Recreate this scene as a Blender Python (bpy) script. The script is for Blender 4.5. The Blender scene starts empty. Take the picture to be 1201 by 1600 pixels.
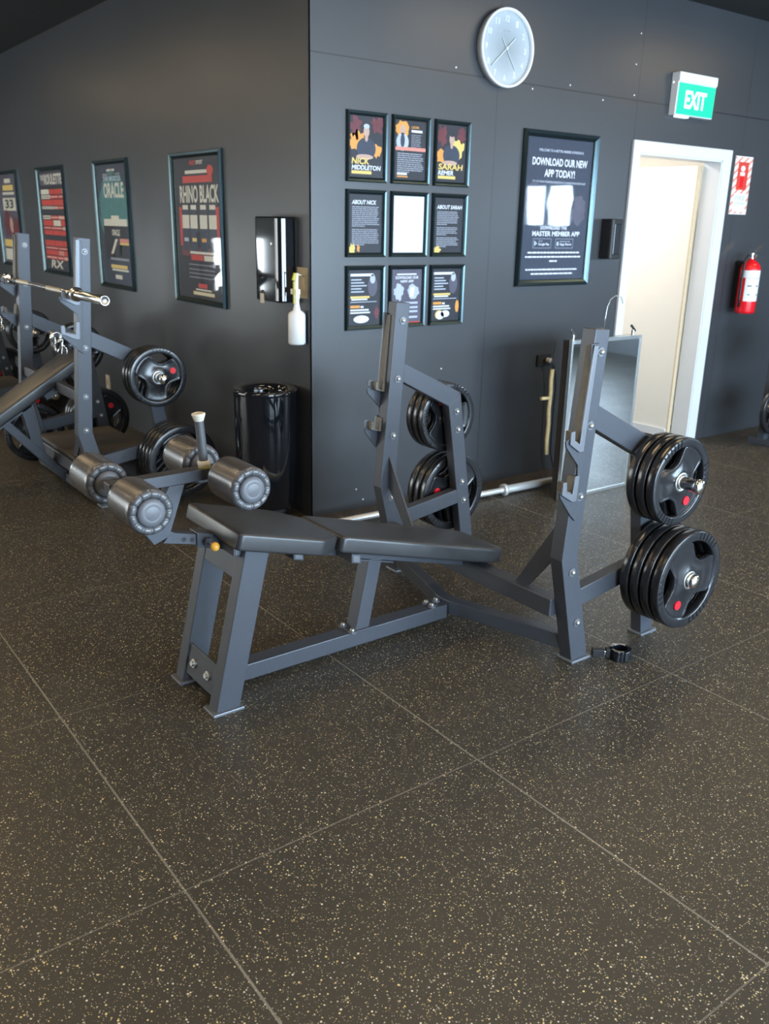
import bpy, bmesh, math, random
from mathutils import Vector, Matrix
R = math.radians
random.seed(7)
S = bpy.context.scene
COL = S.collection

# ------------------------------------------------------------------ camera
F_PX, PITCH, ROLL, YAW = 1373.4, 0.317681, 0.021421, 0.6449957
CAM = Vector((-2.5465, -4.08006, 1.61903))
fw = Vector((math.sin(YAW) * math.cos(PITCH), math.cos(YAW) * math.cos(PITCH), -math.sin(PITCH)))
r0 = Vector((math.cos(YAW), -math.sin(YAW), 0))
u0 = r0.cross(fw)
rt = r0 * math.cos(ROLL) + u0 * math.sin(ROLL)
up = -r0 * math.sin(ROLL) + u0 * math.cos(ROLL)
cd = bpy.data.cameras.new('camera')
cam = bpy.data.objects.new('camera', cd)
COL.objects.link(cam)
cam.matrix_world = Matrix(((rt.x, up.x, -fw.x, CAM.x), (rt.y, up.y, -fw.y, CAM.y), (rt.z, up.z, -fw.z, CAM.z), (0, 0, 0, 1)))
cd.sensor_fit = 'VERTICAL'
cd.sensor_height = 36.0
cd.lens = 36.0 * F_PX / 1600.0
cd.clip_start = 0.05
cd.dof.use_dof = True
cd.dof.focus_distance = 2.75
cd.dof.aperture_fstop = 4.5
S.camera = cam

# ------------------------------------------------------------------ world, lights, exposure
S.view_settings.view_transform = 'Standard'
S.view_settings.look = 'None'
S.view_settings.gamma = 1.0
S.view_settings.use_curve_mapping = False
S.view_settings.exposure = 0.12
W = bpy.data.worlds.new('sky')
S.world = W
W.use_nodes = True
W.node_tree.nodes['Background'].inputs[0].default_value = (0.72, 0.85, 1.0, 1)
W.node_tree.nodes['Background'].inputs[1].default_value = 3.0


def area(name, loc, aim, sx, sy, power, color, spread=180):
    l = bpy.data.lights.new(name, 'AREA')
    l.shape = 'RECTANGLE'
    l.size, l.size_y = sx, sy
    l.energy, l.color = power, color
    l.spread = R(spread)
    o = bpy.data.objects.new(name, l)
    COL.objects.link(o)
    o.location = loc
    o.rotation_euler = (Vector(aim) - Vector(loc)).to_track_quat('-Z', 'Y').to_euler()
    return o


DAY = (0.62, 0.79, 1.0)
area('daylight_back', (1.3, -7.35, 1.40), (1.3, 0, 1.40), 7.4, 2.1, 1000, DAY)
area('daylight_right', (7.35, -5.25, 1.90), (0, -5.25, 1.3), .95, .62, 130, DAY)
area('daylight_far', (-4.45, 9.15, .92), (-4.45, 0, .92), 1.1, .85, 40, (.9, .95, 1.0))
area('daylight_left', (-6.35, 4.6, 1.4), (0, 4.6, 1.4), 6.0, 2.1, 225, (1.0, 0.94, 0.86))

# ------------------------------------------------------------------ materials
def pr(name, col, rough=0.5, metal=0.0, spec=0.5, coat=0.0, noise=0.0, nscale=30, bump=0.0, emit=None, estr=0.0, coat_r=0.1):
    m = bpy.data.materials.new(name)
    m.use_nodes = True
    nt = m.node_tree
    b = nt.nodes['Principled BSDF']
    b.inputs['Base Color'].default_value = (*col, 1)
    b.inputs['Roughness'].default_value = rough
    b.inputs['Metallic'].default_value = metal
    b.inputs['Specular IOR Level'].default_value = spec
    b.inputs['Coat Weight'].default_value = coat
    b.inputs['Coat Roughness'].default_value = coat_r
    tc = nt.nodes.new('ShaderNodeTexCoord')
    nz = nt.nodes.new('ShaderNodeTexNoise')
    nz.inputs['Scale'].default_value = nscale
    nz.inputs['Detail'].default_value = 4
    nt.links.new(tc.outputs['Object'], nz.inputs['Vector'])
    if noise > 0:
        mx = nt.nodes.new('ShaderNodeMix')
        mx.data_type = 'RGBA'
        mx.inputs['A'].default_value = (*[c * (1 - noise) for c in col], 1)
        mx.inputs['B'].default_value = (*[min(1, c * (1 + noise)) for c in col], 1)
        nt.links.new(nz.outputs['Fac'], mx.inputs['Factor'])
        nt.links.new(mx.outputs['Result'], b.inputs['Base Color'])
    if bump > 0:
        bp = nt.nodes.new('ShaderNodeBump')
        bp.inputs['Strength'].default_value = bump
        bp.inputs['Distance'].default_value = 0.002
        nt.links.new(nz.outputs['Fac'], bp.inputs['Height'])
        nt.links.new(bp.outputs['Normal'], b.inputs['Normal'])
    if emit:
        b.inputs['Emission Color'].default_value = (*emit, 1)
        b.inputs['Emission Strength'].default_value = estr
    return m


def floor_material():
    m = bpy.data.materials.new('speckled_rubber')
    m.use_nodes = True
    nt = m.node_tree
    N, L = nt.nodes, nt.links
    b = N['Principled BSDF']
    geo = N.new('ShaderNodeNewGeometry')

    def math_(op, a, bb=None, c=None):
        n = N.new('ShaderNodeMath')
        n.operation = op
        for i, v in enumerate((a, bb, c)):
            if v is None:
                continue
            if isinstance(v, (int, float)):
                n.inputs[i].default_value = v
            else:
                L.new(v, n.inputs[i])
        return n.outputs[0]

    def mixc(f, a, bb):
        n = N.new('ShaderNodeMix')
        n.data_type = 'RGBA'
        L.new(f, n.inputs['Factor'])
        for k, v in (('A', a), ('B', bb)):
            if isinstance(v, tuple):
                n.inputs[k].default_value = (*v, 1)
            else:
                L.new(v, n.inputs[k])
        return n.outputs['Result']

    def noise(scale, det=3):
        n = N.new('ShaderNodeTexNoise')
        n.inputs['Scale'].default_value = scale
        n.inputs['Detail'].default_value = det
        L.new(geo.outputs['Position'], n.inputs['Vector'])
        return n.outputs['Fac']
    big = noise(0.9, 4)
    fine = noise(260, 3)
    base = mixc(big, (0.030, 0.027, 0.022), (0.045, 0.040, 0.032))
    base = mixc(math_('MULTIPLY', fine, 0.35), base, (0.060, 0.054, 0.044))
    # flecks of two sizes: angular chips of tan, yellow and grey rubber
    for scale, keep, rad, colA, colB in ((135, 0.40, 0.46, (0.80, 0.62, 0.26), (0.70, 0.64, 0.52)), (215, 0.38, 0.46, (0.62, 0.49, 0.22), (0.56, 0.50, 0.40))):
        v = N.new('ShaderNodeTexVoronoi')
        v.distance = 'MANHATTAN'
        v.inputs['Scale'].default_value = scale
        L.new(geo.outputs['Position'], v.inputs['Vector'])
        sep = N.new('ShaderNodeSeparateColor')
        L.new(v.outputs['Color'], sep.inputs[0])
        thr = math_('MULTIPLY', sep.outputs[0], rad)
        hit = math_('LESS_THAN', v.outputs['Distance'], thr)
        on = math_('GREATER_THAN', sep.outputs[1], keep)
        hit = math_('MULTIPLY', hit, on)
        base = mixc(hit, base, mixc(sep.outputs[2], colA, colB))
    # mat joints: metre-square tiles, dusty hairline gaps
    sx = N.new('ShaderNodeSeparateXYZ')
    L.new(geo.outputs['Position'], sx.inputs[0])
    joints = None
    for out, off, wd, strength in ((sx.outputs[0], -1.8433, 0.0030, 1.0), (sx.outputs[1], -2.337, 0.0022, 0.75)):
        t = math_('SUBTRACT', out, off)
        t = math_('ABSOLUTE', math_('SUBTRACT', math_('FRACT', math_('ADD', t, 0.5)), 0.5))
        j = math_('MULTIPLY', math_('LESS_THAN', t, wd), strength)
        joints = j if joints is None else math_('MAXIMUM', joints, j)
    worn = math_('ADD', math_('MULTIPLY', noise(2.3), 0.7), 0.3)
    base = mixc(math_('MULTIPLY', joints, worn), base, (0.27, 0.245, 0.20))
    L.new(base, b.inputs['Base Color'])
    rgh = N.new('ShaderNodeMapRange')
    L.new(noise(3.0, 5), rgh.inputs['Value'])
    rgh.inputs['To Min'].default_value = 0.34
    rgh.inputs['To Max'].default_value = 0.50
    L.new(rgh.outputs['Result'], b.inputs['Roughness'])
    b.inputs['Specular IOR Level'].default_value = 0.42
    bp = N.new('ShaderNodeBump')
    bp.inputs['Strength'].default_value = 0.35
    bp.inputs['Distance'].default_value = 0.0015
    L.new(fine, bp.inputs['Height'])
    L.new(bp.outputs['Normal'], b.inputs['Normal'])
    return m


def wall_material():
    """charcoal painted board with butt joints; Position based so the joints sit where the boards meet"""
    m = pr('charcoal_paint', (0.050, 0.052, 0.057), 0.37, spec=0.62, nscale=55, bump=0.10)
    nt = m.node_tree
    N, L = nt.nodes, nt.links
    b = N['Principled BSDF']
    geo = N.new('ShaderNodeNewGeometry')
    sx = N.new('ShaderNodeSeparateXYZ')
    L.new(geo.outputs['Position'], sx.inputs[0])
    mask = None

    def M(op, a, bb):
        n = N.new('ShaderNodeMath')
        n.operation = op
        for i, v in enumerate((a, bb)):
            if isinstance(v, (int, float)):
                n.inputs[i].default_value = v
            else:
                L.new(v, n.inputs[i])
        return n.outputs[0]
    for out, pos, w in ((sx.outputs[2], 2.412, 0.0032), (sx.outputs[0], 1.27, 0.0022), (sx.outputs[0], 2.52, 0.0024), (sx.outputs[0], 3.77, 0.0022)):
        j = M('LESS_THAN', M('ABSOLUTE', M('SUBTRACT', out, pos), 0.0), w)
        if pos == 2.412:
            j = M('MULTIPLY', j, M('GREATER_THAN', sx.outputs[0], 0.002))
        mask = j if mask is None else M('MAXIMUM', mask, j)
    nz = N.new('ShaderNodeTexNoise')
    nz.inputs['Scale'].default_value = 1.7
    nz.inputs['Detail'].default_value = 6
    L.new(geo.outputs['Position'], nz.inputs['Vector'])
    mx = N.new('ShaderNodeMix')
    mx.data_type = 'RGBA'
    mx.inputs['A'].default_value = (0.034, 0.037, 0.043, 1)
    mx.inputs['B'].default_value = (0.047, 0.051, 0.058, 1)
    L.new(nz.outputs['Fac'], mx.inputs['Factor'])
    m2 = N.new('ShaderNodeMix')
    m2.data_type = 'RGBA'
    L.new(mask, m2.inputs['Factor'])
    L.new(mx.outputs['Result'], m2.inputs['A'])
    m2.inputs['B'].default_value = (0.010, 0.010, 0.012, 1)
    L.new(m2.outputs['Result'], b.inputs['Base Color'])
    return m


def glass_material(name, tint=(1, 1, 1), rough=0.02, ior=1.5):
    m = bpy.data.materials.new(name)
    m.use_nodes = True
    nt = m.node_tree
    for n in list(nt.nodes):
        if n.type != 'OUTPUT_MATERIAL':
            nt.nodes.remove(n)
    out = [n for n in nt.nodes if n.type == 'OUTPUT_MATERIAL'][0]
    t = nt.nodes.new('ShaderNodeBsdfTransparent')
    t.inputs[0].default_value = (*tint, 1)
    g = nt.nodes.new('ShaderNodeBsdfGlossy')
    g.inputs['Roughness'].default_value = rough
    f = nt.nodes.new('ShaderNodeFresnel')
    f.inputs[0].default_value = ior
    x = nt.nodes.new('ShaderNodeMixShader')
    ge = nt.nodes.new('ShaderNodeNewGeometry')
    iv = nt.nodes.new('ShaderNodeMath')
    iv.operation = 'SUBTRACT'
    iv.inputs[0].default_value = 1.0
    nt.links.new(ge.outputs['Backfacing'], iv.inputs[1])
    ml = nt.nodes.new('ShaderNodeMath')
    ml.operation = 'MULTIPLY'
    nt.links.new(f.outputs[0], ml.inputs[0])
    nt.links.new(iv.outputs[0], ml.inputs[1])
    nt.links.new(ml.outputs[0], x.inputs[0])
    nt.links.new(t.outputs[0], x.inputs[1])
    nt.links.new(g.outputs[0], x.inputs[2])
    nt.links.new(x.outputs[0], out.inputs[0])
    return m


M_WALL = wall_material()
M_FLOOR = floor_material()
M_CEIL = pr('black_ceiling', (0.02, 0.02, 0.021), 0.7, noise=0.2, nscale=4)
M_STEEL = pr('graphite_powdercoat', (0.064, 0.070, 0.085), 0.40, metal=0.25, spec=0.5, noise=0.08, nscale=90, bump=0.12)
M_STEEL2 = pr('grey_liner_steel', (0.16, 0.17, 0.19), 0.38, metal=0.4, spec=0.5, noise=0.08, nscale=90)
M_LINER = pr('worn_hook_liner', (0.13, 0.115, 0.09), 0.55, noise=0.3, nscale=60)
M_CHROME = pr('chrome', (0.78, 0.78, 0.76), 0.16, metal=1.0, noise=0.04, nscale=40)
M_BOLT = pr('zinc_bolt', (0.66, 0.66, 0.64), 0.38, metal=1.0, noise=0.06, nscale=60)
M_VINYL = pr('black_vinyl', (0.034, 0.035, 0.038), 0.34, spec=0.6, noise=0.2, nscale=14, bump=0.25)
M_ROLL = pr('roller_vinyl', (0.10, 0.10, 0.112), 0.27, spec=0.9, metal=0.35, noise=0.10, nscale=9, bump=0.02)
M_RIM = pr('gathered_vinyl', (0.085, 0.088, 0.096), 0.36, spec=0.8, noise=0.15, nscale=30, bump=0.1)
M_CAP = pr('grey_plastic_cap', (0.125, 0.13, 0.145), 0.42, noise=0.08, nscale=60)
M_RUB = pr('black_rubber_plate', (0.016, 0.017, 0.020), 0.22, spec=0.65, noise=0.25, nscale=25, bump=0.12)
M_RED = pr('red_enamel', (0.75, 0.012, 0.025), 0.4, noise=0.05)
M_GRIP = pr('grey_rubber_grip', (0.075, 0.078, 0.085), 0.5, noise=0.1, nscale=90, bump=0.3)
M_GRIPEND = pr('cream_plastic', (0.62, 0.57, 0.47), 0.4, noise=0.08, nscale=50)
M_YEL = pr('yellow_ring', (0.55, 0.50, 0.06), 0.45, noise=0.1)
M_AMBER = pr('amber_knob', (0.85, 0.42, 0.06), 0.25, spec=0.6, noise=0.08, nscale=40)
M_FRAME = pr('dark_snap_frame', (0.055, 0.085, 0.095), 0.22, metal=0.85, noise=0.08, nscale=20)
M_PANE = glass_material('poster_glazing', (0.97, 0.98, 1), 0.03)
M_WINGL = glass_material('window_glass', (0.97, 0.99, 0.98), 0.0)
M_BLACKGLOSS = pr('glossy_black_plastic', (0.006, 0.008, 0.012), 0.07, spec=0.6, coat=0.6, noise=0.2, nscale=20, coat_r=0.03)
M_BLACK = pr('matte_black_plastic', (0.012, 0.012, 0.014), 0.5, noise=0.2, nscale=30)
M_WHITE = pr('white_trim_paint', (0.68, 0.71, 0.75), 0.4, noise=0.03, nscale=8)
M_CREAM = pr('cream_door_paint', (0.82, 0.79, 0.73), 0.45, noise=0.03, nscale=6)
M_BEIGE = pr('beige_door_edge', (0.62, 0.50, 0.34), 0.5, noise=0.1, nscale=30)
M_PLASTW = pr('white_plastic', (0.80, 0.81, 0.82), 0.35, noise=0.03, nscale=20)
M_CLOCKF = pr('clock_face', (0.40, 0.46, 0.51), 0.45, noise=0.03, nscale=20)
M_CLOCKN = pr('clock_markings', (0.62, 0.68, 0.72), 0.4, noise=0.02)
M_GREY = pr('grey_print', (0.30, 0.33, 0.36), 0.6, noise=0.05)
M_MIRROR = pr('mirror_silvering', (0.88, 0.92, 0.93), 0.02, metal=1.0, noise=0.01, nscale=3)
M_ALU = pr('satin_aluminium', (0.66, 0.70, 0.71), 0.28, metal=0.9, noise=0.05, nscale=30)
M_BROWN = pr('dark_brown_board', (0.030, 0.022, 0.016), 0.6, noise=0.3, nscale=20)
M_TAN = pr('tan_webbing', (0.50, 0.38, 0.19), 0.7, noise=0.25, nscale=60, bump=0.4)
M_FIRE = pr('extinguisher_red', (0.78, 0.010, 0.018), 0.25, spec=0.6, noise=0.06)
M_GREEN = pr('exit_green', (0.0, 0.42, 0.24), 0.4, noise=0.03, emit=(0.0, 0.60, 0.36), estr=0.62)
M_EXITW = pr('exit_white', (0.9, 0.95, 0.95), 0.4, noise=0.02, emit=(0.85, 1.0, 0.97), estr=0.9)
M_CARD = pr('cardboard', (0.42, 0.33, 0.20), 0.8, noise=0.15, nscale=30)
M_BOTTLE = pr('milky_bottle', (0.82, 0.84, 0.86), 0.35, noise=0.03)
M_LAMP = pr('lamp_diffuser', (0.9, 0.85, 0.75), 0.5, noise=0.02, emit=(1.0, 0.74, 0.40), estr=10.0)
M_DOWN = pr('lamp_housing', (0.03, 0.03, 0.03), 0.4, noise=0.1)


def tread_material():
    m = pr('ribbed_rubber_tread', (0.085, 0.072, 0.055), 0.6, noise=0.15, nscale=20)
    nt = m.node_tree
    tc = nt.nodes.new('ShaderNodeTexCoord')
    br = nt.nodes.new('ShaderNodeTexBrick')
    br.offset = 0.0
    br.inputs['Scale'].default_value = 1.0
    br.inputs['Brick Width'].default_value = 0.018
    br.inputs['Row Height'].default_value = 0.018
    br.inputs['Mortar Size'].default_value = 0.0022
    br.inputs['Color1'].default_value = (1, 1, 1, 1)
    br.inputs['Color2'].default_value = (1, 1, 1, 1)
    br.inputs['Mortar'].default_value = (0, 0, 0, 1)
    nt.links.new(tc.outputs['Object'], br.inputs['Vector'])
    bp = nt.nodes.new('ShaderNodeBump')
    bp.inputs['Strength'].default_value = 0.9
    bp.inputs['Distance'].default_value = 0.003
    nt.links.new(br.outputs['Color'], bp.inputs['Height'])
    nt.links.new(bp.outputs['Normal'], nt.nodes['Principled BSDF'].inputs['Normal'])
    return m


M_TREAD = tread_material()

# ------------------------------------------------------------------ mesh helpers
class MB:
    def __init__(self):
        self.v, self.f, self.mi, self.sm = [], [], [], []
        self.mats = []

    def mat(self, m):
        if m not in self.mats:
            self.mats.append(m)
        return self.mats.index(m)

    def add(self, verts, faces, m=None, smooth=False):
        o = len(self.v)
        k = self.mat(m) if m is not None else 0
        self.v += [tuple(p) for p in verts]
        for f in faces:
            self.f.append(tuple(i + o for i in f))
            self.mi.append(k)
            self.sm.append(smooth)
        return self

    def box(self, x0, x1, y0, y1, z0, z1, m=None):
        v = [(x, y, z) for x in (x0, x1) for y in (y0, y1) for z in (z0, z1)]
        return self.add(v, [(0, 1, 3, 2), (4, 6, 7, 5), (0, 4, 5, 1), (2, 3, 7, 6), (0, 2, 6, 4), (1, 5, 7, 3)], m)

    def obox(self, mtx, sx, sy, sz, m=None):
        v = [mtx @ Vector((x * sx / 2, y * sy / 2, z * sz / 2)) for x in (-1, 1) for y in (-1, 1) for z in (-1, 1)]
        return self.add(v, [(0, 1, 3, 2), (4, 6, 7, 5), (0, 4, 5, 1), (2, 3, 7, 6), (0, 2, 6, 4), (1, 5, 7, 3)], m)

    def prism(self, poly, a, b, axis, m=None, smooth=False):
        """poly of 2-D points extruded along axis from a to b. axis 0: poly=(y,z); 1: (x,z); 2: (x,y)"""
        def P(p, t):
            return {0: (t, p[0], p[1]), 1: (p[0], t, p[1]), 2: (p[0], p[1], t)}[axis]
        n = len(poly)
        v = [P(p, a) for p in poly] + [P(p, b) for p in poly]
        f = [tuple(range(n)), tuple(range(2 * n - 1, n - 1, -1))]
        f += [(i, (i + 1) % n, n + (i + 1) % n, n + i) for i in range(n)]
        return self.add(v, f, m, smooth)

    def cyl(self, a, b, r, m=None, n=24, r2=None, caps=True):
        a, b = Vector(a), Vector(b)
        r2 = r if r2 is None else r2
        d = (b - a).normalized()
        t = Vector((0, 0, 1)) if abs(d.z) < 0.9 else Vector((1, 0, 0))
        p = d.cross(t).normalized()
        q = d.cross(p)
        v = []
        for c, rr in ((a, r), (b, r2)):
            for i in range(n):
                t_ = 2 * math.pi * i / n
                v.append(c + p * math.cos(t_) * rr + q * math.sin(t_) * rr)
        self.add(v, [(i, (i + 1) % n, n + (i + 1) % n, n + i) for i in range(n)], m, True)
        if caps:
            self.add(v[:n], [tuple(range(n - 1, -1, -1))], m)
            self.add(v[n:], [tuple(range(n))], m)
        return self

    def lathe(self, prof, org=(0, 0, 0), axis=(0, 0, 1), m=None, n=40, close=False):
        """prof: (r, h) pairs spun round axis"""
        d = Vector(axis).normalized()
        t = Vector((0, 0, 1)) if abs(d.z) < 0.9 else Vector((1, 0, 0))
        p = d.cross(t).normalized()
        q = d.cross(p)
        o = Vector(org)
        v = []
        for (r, h) in prof:
            for i in range(n):
                a = 2 * math.pi * i / n
                v.append(o + d * h + (p * math.cos(a) + q * math.sin(a)) * r)
        k = len(prof)
        f = []
        for j in range(k - 1 if not close else k):
            jj = (j + 1) % k
            for i in range(n):
                f.append((j * n + i, j * n + (i + 1) % n, jj * n + (i + 1) % n, jj * n + i))
        self.add(v, f, m, True)
        return self

    def tube(self, pts, r, m=None, n=10):
        pts = [Vector(p) for p in pts]
        rings = []
        prev = None
        for i, c in enumerate(pts):
            d = (pts[min(i + 1, len(pts) - 1)] - pts[max(i - 1, 0)]).normalized()
            if prev is None:
                t = Vector((0, 0, 1)) if abs(d.z) < 0.9 else Vector((1, 0, 0))
                p = d.cross(t).normalized()
            else:
                p = (prev - d * prev.dot(d)).normalized()
            prev = p
            q = d.cross(p)
            rings.append([c + (p * math.cos(2 * math.pi * k / n) + q * math.sin(2 * math.pi * k / n)) * r for k in range(n)])
        v = [x for rg in rings for x in rg]
        f = [(j * n + i, j * n + (i + 1) % n, (j + 1) * n + (i + 1) % n, (j + 1) * n + i) for j in range(len(rings) - 1) for i in range(n)]
        f += [tuple(range(n - 1, -1, -1)), tuple((len(rings) - 1) * n + i for i in range(n))]
        return self.add(v, f, m, True)

    def sphere(self, c, r, m=None, n=20, sq=(1, 1, 1)):
        c = Vector(c)
        v, f = [], []
        rows = n // 2
        for j in range(1, rows):
            a = math.pi * j / rows
            for i in range(n):
                b = 2 * math.pi * i / n
                v.append(c + Vector((r * sq[0] * math.sin(a) * math.cos(b), r * sq[1] * math.sin(a) * math.sin(b), r * sq[2] * math.cos(a))))
        for j in range(rows - 2):
            for i in range(n):
                f.append((j * n + i, j * n + (i + 1) % n, (j + 1) * n + (i + 1) % n, (j + 1) * n + i))
        f.append(tuple(range(n)))
        f.append(tuple((rows - 2) * n + i for i in range(n - 1, -1, -1)))
        return self.add(v, f, m, True)

    def build(self, name, m=None, parent=None, bevel=0.0, seg=2, weighted=False):
        me = bpy.data.meshes.new(name)
        me.from_pydata(self.v, [], self.f)
        mats = self.mats if self.mats else [m]
        for k in mats:
            me.materials.append(k)
        for p, k, s in zip(me.polygons, self.mi, self.sm):
            p.material_index = k
            p.use_smooth = s
        bm = bmesh.new()
        bm.from_mesh(me)
        bmesh.ops.recalc_face_normals(bm, faces=bm.faces)
        bm.to_mesh(me)
        bm.free()
        o = bpy.data.objects.new(name, me)
        COL.objects.link(o)
        if parent is not None:
            o.parent = parent
        if bevel > 0:
            b = o.modifiers.new('bevel', 'BEVEL')
            b.width = bevel
            b.segments = seg
            b.limit_method = 'ANGLE'
            b.angle_limit = R(35)
        return o


def tag(o, label=None, cat=None, group=None, kind=None):
    if label:
        o['label'] = label
    if cat:
        o['category'] = cat
    if group:
        o['group'] = group
    if kind:
        o['kind'] = kind
    return o


def thing(name, loc, label, cat, rz=0.0, group=None):
    o = bpy.data.objects.new(name, None)
    COL.objects.link(o)
    o.location = loc
    o.rotation_euler = (0, 0, rz)
    o.empty_display_size = 0.1
    return tag(o, label, cat, group)


def copy_tree(o, parent=None):
    c = o.copy()
    COL.objects.link(c)
    c.parent = parent
    for ch in list(o.children):
        copy_tree(ch, c)
    return c


_fc = {}
def text_geo(body):
    if body in _fc:
        return _fc[body]
    cu = bpy.data.curves.new('t', 'FONT')
    cu.body = body
    cu.offset = 0.028
    cu.resolution_u = 3
    ob = bpy.data.objects.new('t', cu)
    me = bpy.data.meshes.new_from_object(ob)
    v = [tuple(p.co) for p in me.vertices]
    f = [tuple(p.vertices) for p in me.polygons]
    bpy.data.objects.remove(ob)
    bpy.data.meshes.remove(me)
    bpy.data.curves.remove(cu)
    x0, x1 = min(p[0] for p in v), max(p[0] for p in v)
    y0, y1 = min(p[1] for p in v), max(p[1] for p in v)
    v = [((p[0] - x0) / (x1 - x0), (p[1] - y0) / (y1 - y0)) for p in v]
    _fc[body] = (v, f)
    return v, f


def text_on(mb, body, x0, x1, z0, z1, y, m, shear=0.0):
    """flat lettering fitted to a rectangle in the local x-z plane at depth y"""
    v, f = text_geo(body)
    mb.add([(x0 + p[0] * (x1 - x0) + shear * p[1], y, z0 + p[1] * (z1 - z0)) for p in v], f, m)


# ------------------------------------------------------------------ the room
def struct(name, mb, m, bevel=0):
    o = mb.build(name, m, bevel=bevel)
    o['kind'] = 'structure'
    return o


H = 3.05
X0, X1, Y0, Y1 = -6.2, 7.2, -7.2, 9.0
struct('floor', MB().box(X0 - .1, X1 + .1, Y0 - .1, Y1 + .1, -0.08, 0), M_FLOOR)
struct('ceiling', MB().box(X0 - .1, X1 + .1, Y0 - .1, Y1 + .1, H, H + .08), M_CEIL)
DX0, DX1, DZ = 2.58, 3.53, 2.10
wm = MB()
wm.box(0, DX0, 0, .12, 0, H)
wm.box(DX1, X1, 0, .12, 0, H)
wm.box(DX0, DX1, 0, .12, DZ, H)
struct('wall_front', wm, M_WALL)
struct('wall_left', MB().box(0, .12, .12, Y1, 0, H), M_WALL)
# window walls behind the camera, to the right and far to the left
def window_wall(name, axis, at, thick, a0, a1, wa0, wa1, z0, z1, n, wname):
    mb = MB()
    def bx(p, q, za, zb):
        lo, hi = sorted((at, at + thick))
        if axis == 1:
            mb.box(p, q, lo, hi, za, zb)
        else:
            mb.box(lo, hi, p, q, za, zb)
    bx(a0, wa0, 0, H)
    bx(wa1, a1, 0, H)
    bx(wa0, wa1, 0, z0)
    bx(wa0, wa1, z1, H)
    struct(name, mb, M_WALL)
    fr = MB()
    mid = at + thick / 2
    step = (wa1 - wa0) / n
    for i in range(n + 1):
        c = wa0 + i * step
        if axis == 1:
            fr.box(c - .03, c + .03, mid - .03, mid + .03, z0, z1)
        else:
            fr.box(mid - .03, mid + .03, c - .03, c + .03, z0, z1)
    for z in (z0 + .03, z1 - .03):
        if axis == 1:
            fr.box(wa0, wa1, mid - .028, mid + .028, z - .03, z + .03)
        else:
            fr.box(mid - .028, mid + .028, wa0, wa1, z - .03, z + .03)
    w = struct(wname, fr, M_BLACK)
    g = MB()
    if axis == 1:
        g.box(wa0 + .03, wa1 - .03, mid - .004, mid + .004, z0 + .06, z1 - .06)
    else:
        g.box(mid - .004, mid + .004, wa0 + .03, wa1 - .03, z0 + .06, z1 - .06)
    g.build('window_pane', M_WINGL, w)


window_wall('wall_back', 1, Y0, -.1, X0, X1, -2.4, 5.0, .35, 2.45, 6, 'window_1')
window_wall('wall_right', 0, X1, .1, Y0, .12, -5.75, -4.75, 1.58, 2.22, 2, 'window_2')
window_wall('wall_side', 0, X0, -.1, Y0, Y1, 1.6, 7.6, .35, 2.45, 5, 'window_3')
window_wall('wall_far', 1, Y1, .1, X0, .12, -5.05, -3.85, .45, 1.40, 2, 'window_4')
# little white room behind the doorway
rm = MB()
rm.box(2.2, 2.3, .12, 2.6, 0, 2.5)
rm.box(3.95, 4.05, .12, 2.6, 0, 2.5)
rm.box(2.2, 4.05, 2.6, 2.7, 0, 2.5)
rm.box(2.3, DX0, .121, .135, 0, 2.5)
rm.box(DX1, 3.95, .121, .135, 0, 2.5)
rm.box(2.3, 3.95, .121, .135, DZ, 2.5)
rm.box(2.2, 4.05, .12, 2.7, 2.5, 2.56)
struct('wall_back_room', rm, M_CREAM)
area('back_room_lamp', (2.85, 1.0, 2.45), (2.95, .9, 0), .5, .5, 25, (1.0, 0.95, 0.88))
# door lining, architrave and leaf
fr = MB()
fr.box(DX0 - .07, DX0, -.018, .0, 0, DZ + .075)
fr.box(DX1, DX1 + .105, -.018, .0, 0, DZ + .075)
fr.box(DX0, DX1, -.018, .0, DZ, DZ + .075)
fr.box(DX0 - .001, DX0 + .012, -.012, .135, 0, DZ)
fr.box(DX1 - .012, DX1 + .001, -.012, .135, 0, DZ)
fr.box(DX0, DX1, -.012, .135, DZ - .012, DZ + .001)
struct('trim_1', fr, M_WHITE, bevel=.002)
lf = MB()
lf.box(3.475, 3.512, .14, .94, .012, 2.07, M_CREAM)
lf.box(3.4745, 3.5125, .1385, .152, .012, 2.07, M_BEIGE)
d = lf.build('door_1', bevel=.0015)
d['kind'] = 'structure'
hb = MB()
hb.lathe([(0.0, 0), (.026, 0), (.026, .008), (.011, .010), (.011, .045), (0, .045)], (3.475, .88, 1.0), (-1, 0, 0), M_ALU)
hb.cyl((3.435, .88, 1.0), (3.435, .77, 1.0), .009, M_ALU)
hb.build('door_handle', parent=d)
sk = MB()
sk.box(3.463, 3.475, .155, .94, .012, .075, M_WHITE)
sk.build('kick_strip', parent=d)
cr = MB()
cr.box(-.006, .004, -.006, .016, 0, H)
cr.box(-.006, .028, -.006, -.0005, 0, H)
struct('trim_2', cr, M_WALL, bevel=.001)
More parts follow.
